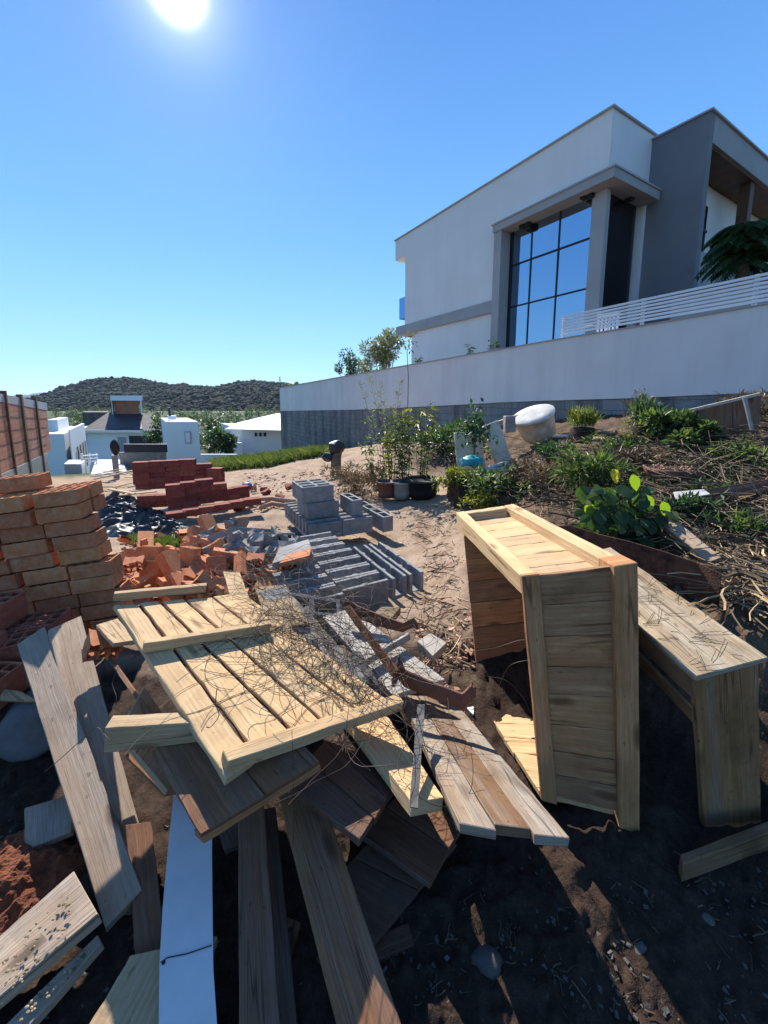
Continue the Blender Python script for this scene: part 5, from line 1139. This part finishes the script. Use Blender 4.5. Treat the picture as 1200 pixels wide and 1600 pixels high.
clump('fern_weed', 'dusty grey weed at the right end of the heart leaved plant', 'weed', pt(1075, 812, 2.9), .16, .16, 420, .07, .02, 'leaf_dark')
ml = MB(); ml.leaf(pt(1100, 858, 2.5)+Vector((0, 0, .03)), (1, .2, .12), (-.2, -.5, 1), .13, .07, .15, .2, 6); tag(ml.build('fallen_leaf', 'leaf_yellow'), 'single bright yellow leaf lying on the straw debris', 'leaf')
b = pt(1185, 955, 1.95); r_ = empty('cabbage_plant', b, 'pale green cabbage like leaves at the right frame edge', 'plant'); ml = MB()
for k in range(11): a = k*.57-1.8; ml.leaf(b+Vector((.02*k-.1, 0, .02)), Vector((math.cos(a)*.7, -.5, .15*math.sin(k)-.1+.3*(k % 3))), (0, -.5, .8), .19, .12, .2, .4, 6)
ml.build('foliage', 'leaf_cabbage', r_)
# rusty curved sheet, grey board, dark profile, clay ring
strip('rusty_sheet', 'long rusty brown sheet bent along the debris mound behind the bench', 'sheet', [(846, 824, 2.6), (890, 820, 2.5), (935, 834, 2.35), (985, 846, 2.2), (1040, 862, 2.06), (1088, 878, 1.95), (1128, 896, 1.84)], [.06, .14, .20, .24, .25, .25, .24], .006, 'rust_sheet', .05, False)
slab('grey_board', 'old grey board stuck in the debris right of the heart leaved plant', 'board', [(1108, 880, 2.25), (1022, 808, 2.75), (1040, 800), (1130, 872, 2.25)], .05, 'board_grey', rag=.01)
slab('metal_profile', 'long dark metal profile lying on the debris mound at right', 'profile', [(1052, 800, 3.0), (1048, 772, 3.1), (1240, 742), (1240, 760, 2.9)], .06, 'wood_dark', n=4)
slab('white_scrap', 'grey white sheet scrap on the dark metal profile', 'scrap', [(1056, 780, 3.0), (1052, 768, 3.1), (1100, 764), (1110, 772, 2.98)], .01, 'concrete_pale', n=3)
b = onp(1052, 748); mb = MB(); mb.lathe(b, [(.22, -.05), (.25, .05), (.26, .10), (.235, .10), (.21, .06), (.2, .05), (.05, .06)], 30, None, .012); rg = tag(mb.build('clay_bed', 'tile_brown', None, 0, True), 'round brown clay planter bed filled with wood chips', 'planter')
mb = MB()
for k in range(380):
    a = random.uniform(0, 6.28); q = b+Vector((math.cos(a)*.2*math.sqrt(random.random()), math.sin(a)*.2*math.sqrt(random.random()), .06+random.random()*.05)); d = Vector((random.gauss(0, 1), random.gauss(0, 1), .25)).normalized(); mb.tube([q, q+d*random.uniform(.02, .05)], .006, 3)
mb.build('wood_chips', 'chip', rg)
def chips(name, label, cat, poly, n, s0, s1, mat):
    mb = MB(); xs = [p[0] for p in poly]; ys = [p[1] for p in poly]; c = 0
    while c < n:
        x, y = random.uniform(min(xs), max(xs)), random.uniform(min(ys), max(ys)); c += 1
        p = onground(x, y, 30); s = random.uniform(s0, s1)*random.uniform(.5, 1); M_ = Matrix.Rotation(random.uniform(0, 6), 3, 'Z') @ Matrix.Rotation(random.gauss(0, .4), 3, 'X')
        V = [M_ @ Vector((i*s*random.uniform(.5, 1), j*s*random.uniform(.3, .8), k*s*random.uniform(.15, .4))) for i, j, k in ((-1, -1, -1), (1, -1, -1), (1, 1, -1), (-1, 1, -1), (-1, -1, 1), (1, -1, 1), (1, 1, 1), (-1, 1, 1))]
        mb.add([p+v for v in V], [[3, 2, 1, 0], [4, 5, 6, 7], [0, 1, 5, 4], [1, 2, 6, 5], [2, 3, 7, 6], [3, 0, 4, 7]])
    return tag(mb.build(name, mat), label, cat, kind='stuff')
# scatter: straw and twigs on the mound
def litter(name, label, cat, poly, n, lo, hi, r_, mat, curl=.5, lift=.05):
    xs = [p[0] for p in poly]; ys = [p[1] for p in poly]; mb = MB(); c = 0
    def inside(x, y):
        r = False; j = len(poly)-1
        for i in range(len(poly)):
            if (poly[i][1] > y) != (poly[j][1] > y) and x < (poly[j][0]-poly[i][0])*(y-poly[i][1])/(poly[j][1]-poly[i][1])+poly[i][0]: r = not r
            j = i
        return r
    while c < n:
        x, y = random.uniform(min(xs), max(xs)), random.uniform(min(ys), max(ys))
        if not inside(x, y): continue
        c += 1; p = onground(x, y, 20); a = random.uniform(0, 6.28); l = random.uniform(lo, hi); d = Vector((math.cos(a), math.sin(a), random.gauss(.05, .12))); q = [p+Vector((0, 0, random.random()*lift+.004))]
        for k in range(4): a += random.gauss(0, curl); d = Vector((math.cos(a), math.sin(a), d.z-.05)); q.append(q[-1]+d*l/4)
        mb.tube(q, r_*random.uniform(.5, 1.3), 3, cap=False)
    return tag(mb.build(name, mat), label, cat, kind='stuff')
mound = [(760, 740), (830, 690), (950, 690), (1200, 640), (1240, 700), (1240, 960), (1140, 960), (1110, 890), (900, 825), (820, 800), (770, 785)]
litter('straw', 'dry straw and stalks strewn over the debris mound', 'straw', mound, 1500, .08, .4, .003, 'straw', .4, .12)
litter('twigs', 'dark dead twigs strewn over the debris mound', 'twigs', mound, 1500, .08, .45, .005, 'twig', .4, .18)
litter('straw', 'coarse pale stalks lying at the right edge of the mound', 'straw', [(1060, 800), (1240, 760), (1240, 980), (1130, 960), (1100, 880)], 420, .1, .35, .005, 'straw', .3, .12)
litter('twigs', 'dry sticks and wood splinters on the path beside the crate', 'twigs', [(660, 900), (720, 900), (730, 1060), (690, 1060), (640, 960)], 170, .04, .22, .004, 'straw', .2, .03)
litter('twigs', 'dry twigs scattered on the sandy path', 'twigs', [(640, 780), (720, 800), (715, 920), (670, 900)], 160, .05, .25, .004, 'twig', .4, .02)
chips('brick_chips', 'small brick chips scattered on the sand beyond the red stack', 'chips', [(380, 738), (560, 738), (560, 800), (380, 800)], 700, .02, .07, 'chip')
chips('brick_chips', 'orange brick crumbs filling the rubble heap', 'chips', [(190, 845), (430, 845), (430, 940), (190, 940)], 900, .01, .04, 'brick_orange')
chips('grey_chips', 'grey concrete crumbs around the grey rubble', 'chips', [(310, 815), (470, 815), (470, 885), (310, 885)], 500, .01, .04, 'concrete')
chips('wood_chips', 'brown wood chips and bark on the ground left of the crate', 'chips', [(650, 905), (740, 905), (740, 1130), (650, 1130)], 420, .008, .03, 'chip')
chips('gravel', 'small stones pressed in the shade-coloured soil in the foreground', 'gravel', [(560, 1330), (1200, 1330), (1200, 1600), (560, 1600)], 520, .002, .010, 'stone')
litter('twigs', 'bits of twig and bark on the shade-coloured soil in the foreground', 'twigs', [(560, 1340), (1200, 1320), (1200, 1600), (620, 1600)], 150, .015, .07, .0016, 'twig', .3, .004)
chips('gravel', 'bits of earth and gravel on the soil at lower left', 'gravel', [(0, 1280), (320, 1280), (320, 1600), (0, 1600)], 120, .004, .013, 'stone')
for k, (px, py, s) in enumerate(((760, 1508, .045), (745, 1528, .02), (1006, 1490, .03), (1100, 1440, .028))):
    mb = MB(); mb.blob(onp(px, py), (s, s*.8, s*.5), 2, .3, 2, k); tag(mb.build('stone', 'stone', None, 0, True), ['largest stone half sunk in the shade-coloured foreground soil', 'small stone just below the largest one in the soil', 'stone in the shade-coloured soil left of the square timber', 'stone in the shade-coloured soil below the square timber'][k], 'stone')
# dead branches standing up out of the debris
for k, (px, py, h, w_, n, lab) in enumerate(((870, 770, .45, .35, 26, 'tangle of dead branches on the mound behind the crate'), (940, 740, .40, .3, 22, 'dead branches left of the yellow flowering weed'), (1150, 800, .30, .35, 26, 'dry branches on the debris at the right frame edge'), (1090, 745, .35, .3, 22, 'dry stalks sticking up beside the clay planter bed'), (1180, 720, .35, .4, 24, 'bare stalks above the metal profile near the frame edge'), (820, 735, .3, .3, 20, 'thin dry stalks in front of the fallen beige slab'), (1150, 880, .28, .3, 22, 'pale dry stalks above the cabbage like leaves'), (1190, 668, .45, .4, 26, 'bare branches at the wall right of the brown board'))):
    b = onp(px, py); mb = MB()
    for j in range(n):
        a = random.uniform(0, 6.28); p = b+Vector((random.gauss(0, .1), random.gauss(0, .1), 0)); d = Vector((math.cos(a)*w_, math.sin(a)*w_, h*random.uniform(.1, 1))); m_ = p+d*.5+Vector((0, 0, .06)); e_ = p+d+rv(.03); mb.tube([p, p+d*.25+Vector((0, 0, .04)), m_, e_], .0055, 4, None, .0015)
        for q in range(2): f_ = p+d*random.uniform(.4, .9)+Vector((0, 0, .03)); mb.tube([f_, f_+rv(.07)+d*.15], .002, 3)
    tag(mb.build('dead_branches', random.choice(['twig', 'straw'])), lab, 'branches')
chips('pebbles', 'pebbles and crumbs scattered on the sandy path', 'pebbles', [(560, 770), (725, 770), (725, 930), (560, 930)], 700, .004, .016, 'chip')
chips('pebbles', 'grey crumbs and grit around the concrete blocks', 'pebbles', [(420, 800), (700, 800), (700, 970), (420, 970)], 400, .004, .016, 'concrete')
# mud and weeds
for k, (px, py, rx, rz_, n, lm, lab) in enumerate(((862, 722, .3, .2, 500, 'leaf_dark', 'dark green weeds in front of the fallen beige slab on the mound'), (955, 712, .25, .16, 420, 'leaf_weed', 'low weeds between the two potted plants on the mound'), (1120, 790, .2, .14, 380, 'leaf_dark', 'dark weeds below the metal profile on the mound'), (1150, 730, .3, .16, 420, 'leaf_weed', 'green weeds above the metal profile near the frame edge'), (830, 760, .3, .2, 600, 'leaf_dry', 'dry brown brush on the mound above the crate'), (1165, 850, .2, .14, 350, 'leaf_weed', 'small weeds at the right frame edge above the cabbage leaves'), (900, 760, .28, .22, 650, 'leaf_dry', 'dead brown leaves left of the ferny weed'), (1000, 735, .2, .18, 400, 'leaf_dry', 'dead brown leaves right beside the yellow flowering weed'), (1180, 655, .35, .25, 700, 'leaf_dry', 'dark heap of dead twigs right of the white stake'))):
    clump('weed_patch', lab, 'weeds', onp(px, py), rx, rz_, n, .09, .028, lm)
mb = MB()
for k in range(110):
    q = random.random(); px, py, z = (random.uniform(0, 110), 0, .165) if q < .6 else (random.uniform(30, 140), 1, .095)
    py = (1545-px*1.1+random.uniform(-40, 30)) if py == 0 else (1600-(px-20)*.95+random.uniform(-12, 12)); s = random.uniform(.0012, .0045); mb.blob(gz(px, py, z+.002), (s*1.3, s, s*.7), 1, .4, 2, k)
tag(mb.build('dried_mud', 'straw', None, 0, False), 'dried mud clods stuck on the muddy boards at lower left', 'mud', kind='stuff')
# white scraps by the crate
slab('tile_scrap', 'white broken tile piece lying in the crate mouth', 'tile', [(775, 1168, 1.72), (752, 1136, 1.9), (792, 1140), (786, 1158, 1.75)], .012, 'white_sheet', n=2)
slab('tile_scrap', 'tiny white tile chip beside the brown roof tile', 'tile', [(740, 1116, 1.8), (730, 1106, 1.85), (740, 1103), (741, 1112, 1.82)], .01, 'white_sheet', n=2)
# boards and black plastic behind the orange stack
random.seed(31)
def crumple(name, label, cat, c, rx, ry, h, mat, seed, n=60):
    c = Vector(c); vs = []; fs = []
    for j in range(n):
        for i in range(n):
            u, v_ = (i/(n-1)-.5)*2, (j/(n-1)-.5)*2; r = math.hypot(u, v_); s = Vector((u*1.9+seed, v_*1.9, seed))
            z = h*max(0, 1-r*r)**.6*.55+h*.9*(abs(noise.fractal(s, 1.1, 2.1, 3))*max(0, 1.15-r)); e = 1+.25*noise.noise(Vector((math.atan2(v_, u)*1.5, seed, 0)))
            vs.append(c+Vector((u*rx*e+noise.noise(s*2)*.06, v_*ry*e+noise.noise(s*2+Vector((5, 5, 5)))*.06, z-.02)))
    for j in range(n-1):
        for i in range(n-1):
            if math.hypot((i/(n-1)-.5)*2, (j/(n-1)-.5)*2) < 1: a = j*n+i; fs.append([a, a+1, a+n+1, a+n])
    mb = MB(); mb.add(vs, fs); return tag(mb.build(name, mat), label, cat)
for k, (px, py, rx, ry, h, lab) in enumerate(((195, 815, .55, .4, .30, 'crumpled black plastic sheet just behind the orange stack'), (232, 832, .50, .35, .22, 'shiny crumpled black plastic sheet in front of the red stack'), (185, 792, .5, .35, .25, 'black plastic sheet farthest back behind the orange stack'), (262, 836, .3, .25, .16, 'small dark plastic sheet folded at the grass tuft'))):
    crumple('plastic_sheet', lab, 'plastic sheet', onp(px, py), rx, ry, h, 'plastic_black', 3.7*k+1)
for k in range(22):
    px, py = random.uniform(140, 215), random.uniform(750, 800); p = onp(px, py)+Vector((0, 0, random.uniform(.2, .55))); a = random.uniform(-.5, .9); L_ = random.uniform(.35, .9); d = Vector((math.cos(a), math.sin(a), random.uniform(-.15, .2))); s_ = Vector((-d.y, d.x, 0))*random.uniform(.03, .07)
    mb = MB(); mb.hexa([p, p+d*L_, p+d*L_+s_, p+s_], [q-Vector((0, 0, .02)) for q in (p, p+d*L_, p+d*L_+s_, p+s_)], 2); tag(mb.build('scrap_board', random.choice(['pine', 'pale_grey', 'board_grey'])), 'scrap board in the loose board pile behind the orange stack', 'board', 'scrap boards behind the orange stack')
mb = MB(); mb.blob(onp(386, 762)+Vector((0, 0, .06)), (.13, .09, .08), 2, .3, 2, 9); tag(mb.build('bag', 'blue_bag', None, 0, True), 'small blue plastic bag at the right end of the red stack', 'bag')
for k, (pts, lab) in enumerate((([(376, 797), (400, 788), (425, 785), (462, 792)], 'curved pale brown plastic hose on the sand, farther one'), ([(408, 801), (425, 794), (455, 799)], 'curved pale brown plastic hose on the sand, nearer one'))):
    mb = MB(); mb.tube([onp(*p)+Vector((0, 0, .07)) for p in pts], .035, 8); tag(mb.build('hose', 'chip', None, 0, True), lab, 'hose')
# stump with black bag, junk at the far wall
b = pt(524, 735, 8.8); rt_ = empty('tree_stump', b, 'short stump with dark bag on top standing on the sand', 'stump'); mb = MB(); mb.tube([b-Vector((0, 0, .15)), b+Vector((.02, 0, .25)), b+Vector((.06, 0, .42))], .13, 9, None, .10); mb.build('trunk', 'trunk', rt_)
mb = MB(); mb.blob(b+Vector((.05, 0, .52)), (.19, .16, .18), 2, .4, 2.5, 5); mb.blob(b+Vector((-.16, 0, .3)), (.15, .1, .1), 2, .4, 2.5, 6); mb.build('bag', 'plastic_black', rt_)
mb = MB(); a = onp(448, 702); boxpx(mb, 441, 463, 694, 704, a.y, .8); tag(mb.build('rubbish_skip', 'plastic_black', None, .02), 'low black box standing at the far foot of the wall', 'box')
# ------------------------------------------------------------------ grass
def grass(name, label, poly, n, h, mat='leaf_grass'):
    mb = MB(); xs = [p[0] for p in poly]; ys = [p[1] for p in poly]
    for k in range(n):
        x = random.uniform(min(xs), max(xs)); lo_ = np.interp(x, [p[0] for p in poly], [p[1] for p in poly]); hi_ = np.interp(x, [p[0] for p in poly], [p[2] for p in poly]); y = random.uniform(lo_, hi_)
        p = onground(x, y, 40); d = Vector((random.gauss(0, .4), random.gauss(0, .4), 1)); w_ = h*.07; hh = h*random.uniform(.4, 1.2)
        s_ = Vector((random.gauss(0, 1), random.gauss(0, 1), 0)).normalized()*w_; mb.add([p-s_, p+s_, p+d*hh*.6+s_*.6, p+d*hh+Vector((d.x, d.y, 0))*hh*.4], [[0, 1, 2], [0, 2, 3]])
    return tag(mb.build(name, mat), label, 'grass', kind='stuff')
grass('grass', 'bright green grass strip beyond the sand in front of the far houses', [(335, 724, 738), (420, 712, 730), (470, 704, 720), (510, 700, 712)], 7000, .32)
grass('grass', 'green grass tuft among the rubble behind the orange bricks', [(205, 828, 850), (250, 824, 858), (285, 826, 856)], 2600, .06)
grass('weeds', 'scattered low green weeds on the mound by the planter', [(1000, 735, 775), (1100, 730, 770), (1200, 720, 760)], 500, .12, 'leaf_weed')
# ------------------------------------------------------------------ trees behind the wall, palm at the house, valley trees
def tree(name, label, base, h, cw_, ch_, n, L, lm, trunk_r, group=None, lobes=12, cat='tree', airy=.5):
    base = Vector(base); rt = empty(name, base, label, cat, group); ms, ml = MB(), MB(); cz = h-ch_/2
    ms.tube([base, base+Vector((.05*h*.2, 0, h*.4)), base+Vector((0, 0, h*.75))], trunk_r, 7, None, trunk_r*.4)
    for k in range(lobes):
        a = random.uniform(0, 6.28); c = base+Vector((math.cos(a)*cw_*.36*random.random()**.5, math.sin(a)*cw_*.36*random.random()**.5, cz+random.uniform(-.42, .42)*ch_)); r_ = cw_*random.uniform(.12, .22)
        ms.tube([base+Vector((0, 0, h*random.uniform(.3, .6))), base.lerp(c, .6)+Vector((0, 0, .1*h)), c], trunk_r*.35, 5, None, trunk_r*.1)
        for j in range(n//lobes): d = rv().normalized(); ml.leaf(c+d*r_*random.random()**airy, d+rv(.5), Vector((0, 0, 1))+rv(.5), L*random.uniform(.6, 1.3), L*.42)
    ms.build('trunk', 'trunk', rt); ml.build('crown', lm, rt); return rt
def behind(px, Y, zb=-1.): p = pt(px, 625, Y); p.z = zb; return p
def top(py, Y): return pt(600, py, Y).z
tree('pale_tree', 'pale green airy tree beyond the white wall beside the house', behind(597, 24), top(519, 24)+1, 2.9, 2.6, 3000, .22, 'leaf_pale_tree', .12)
tree('dark_tree', 'dark open crowned tree left of the pale tree beyond the wall', behind(545, 26), top(553, 26)+1, 2.3, 1.9, 1300, .20, 'leaf_dark', .10, lobes=9)
tree('pale_tree', 'slim pale tree rising behind the dark open crowned tree', behind(562, 29), top(560, 29)+1, 1.4, 1.5, 700, .2, 'leaf_pale_tree', .08, lobes=6)
for k, (px, py, Y, lab) in enumerate(((510, 582, 25, 'hedge like shrub showing above the wall, right end of the low greenery'), (490, 588, 25.5, 'dark shrub showing above the wall left of the hedge'), (530, 578, 25, 'bushy shrub right below the dark open crowned tree'))):
    b = behind(px, Y, -.5); clump('wall_top_shrub', lab, 'shrub', b, .9, top(py, Y)+.5, 1100, .25, .10, 'leaf_dark')
b = behind(460, 26, -.5); rt_ = empty('banana_plant', b, 'small banana plant peeking over the far end of the wall', 'plant'); ml = MB(); tp = pt(462, 603, 26)
for k in range(9): a = k*.72; ml.leaf(tp+Vector((0, 0, -.1)), (math.cos(a), math.sin(a), .55+.2*(k % 2)), (0, 0, 1), .95, .3, .2, .3, 6)
ml.build('foliage', 'leaf_broad', rt_); ms = MB(); ms.tube([b, tp], .1, 7); ms.build('stem', 'trunk', rt_)
for k, (px, py, w_) in enumerate(((655, 562, .35), (735, 545, .22), (770, 537, .3))):
    t, z = fw(px, py, .9); q = wp(t, .9, z); plant('wall_plant', ['small potted plant behind the wall top near the house end', 'tiny plant showing above the wall below the white facade', 'little plant showing above the wall beside the tall window'][k], 'plant', q-Vector((0, 0, .35)), .5, w_*.6, 7, .14, .05, 9, 'leaf_dark')
# palm in front of the loggia
pb = onplane(1160, 470, O0+d1*(aG-1.2), d1); pb.z -= .2; tp = onplane(1168, 352, O0+d1*(aG-1.2), d1)
rt_ = empty('palm', pb, 'dark bushy palm in front of the loggia of the house', 'palm'); ms, ml = MB(), MB(); ms.tube([pb, pb.lerp(tp, .5), tp], .10, 8, None, .08); ms.build('trunk', 'trunk', rt_)
for k in range(70):
    a = random.uniform(0, 6.28); el = random.uniform(-.25, 1.2); L_ = random.uniform(.5, .85); c0 = tp-Vector((0, 0, random.random()*.7)); prev = c0
    for i in range(1, 9):
        t = i/8; p = c0+Vector((math.cos(a)*math.cos(el)*L_*t, math.sin(a)*math.cos(el)*L_*t, L_*(math.sin(el)*t-.75*t*t))); dd = (p-prev).normalized(); sd = dd.cross(Vector((0, 0, 1))).normalized()
        ml.tube([prev, p], .008, 3, cap=False)
        for s in (-1, 1):
            for u_ in (0, .5): ml.leaf(prev.lerp(p, u_), sd*s+dd*.7+Vector((0, 0, -.35)), (0, 0, 1), .34*(1.1-t*.6), .06)
        prev = p
ml.build('crown', 'leaf_dark', rt_)
# valley trees between the houses and the hill
vl = []
for k in range(90):
    px = random.uniform(70, 445); Y = random.uniform(52, 190); h = random.uniform(3, 6.5); vl.append((Y, px, h))
for k, (Y, px, h) in enumerate(sorted(vl)):
    b = pt(px, 625, Y); b.z = -6.6; h = min(h, (H+6.6)-(650-625)/620*Y*.9 if Y < 90 else h); h = max(2.5, h)
    tree('valley_tree', 'round dark tree in the belt between houses and wooded hill', b, h, h*.95, h*.75, 260, .55, random.choice(['leaf_tree', 'leaf_dark', 'leaf_tree']), .18, 'trees in the valley', lobes=8)
for px, py, Y, h, lab in ((246, 700, 33, 2.6, 'palm like garden tree between the hipped house and white cube'), (330, 700, 31, 2.6, 'dark garden tree right of the white cube building'), (348, 706, 29, 1.8, 'lower garden shrub tree near the pale roof house')):
    b = pt(px, 640, Y); b.z = -6.; tree('garden_tree', lab, b, pt(px, py-42, Y).z+6., 1.9*h/2, 2.2, 700, .35, 'leaf_dark', .12, lobes=9)
# ------------------------------------------------------------------ the air over the valley
bm = bmesh.new(); bmesh.ops.create_cube(bm, size=1); bmesh.ops.recalc_face_normals(bm, faces=bm.faces)
for v_ in bm.verts: v_.co = Vector((v_.co.x*13000, v_.co.y*13000, 70+v_.co.z*200))
me = bpy.data.meshes.new('haze'); bm.to_mesh(me); bm.free(); hz = bpy.data.objects.new('haze', me); COL.objects.link(hz); tag(hz, 'thin bluish air that fades the far mountain', 'haze', kind='stuff')
m = bpy.data.materials.new('air'); m.use_nodes = True; t = m.node_tree; t.nodes.clear(); o_ = t.nodes.new('ShaderNodeOutputMaterial'); pv = t.nodes.new('ShaderNodeVolumePrincipled')
pv.inputs['Color'].default_value = (.62, .78, 1, 1); pv.inputs['Density'].default_value = .00010; pv.inputs['Anisotropy'].default_value = .2; t.links.new(pv.outputs[0], o_.inputs['Volume']); hz.data.materials.append(m)

for o in scene.objects:
    if o.parent is None and o.type in ('MESH', 'EMPTY') and o.get('category') and not o.get('kind'): o['kind'] = 'thing'
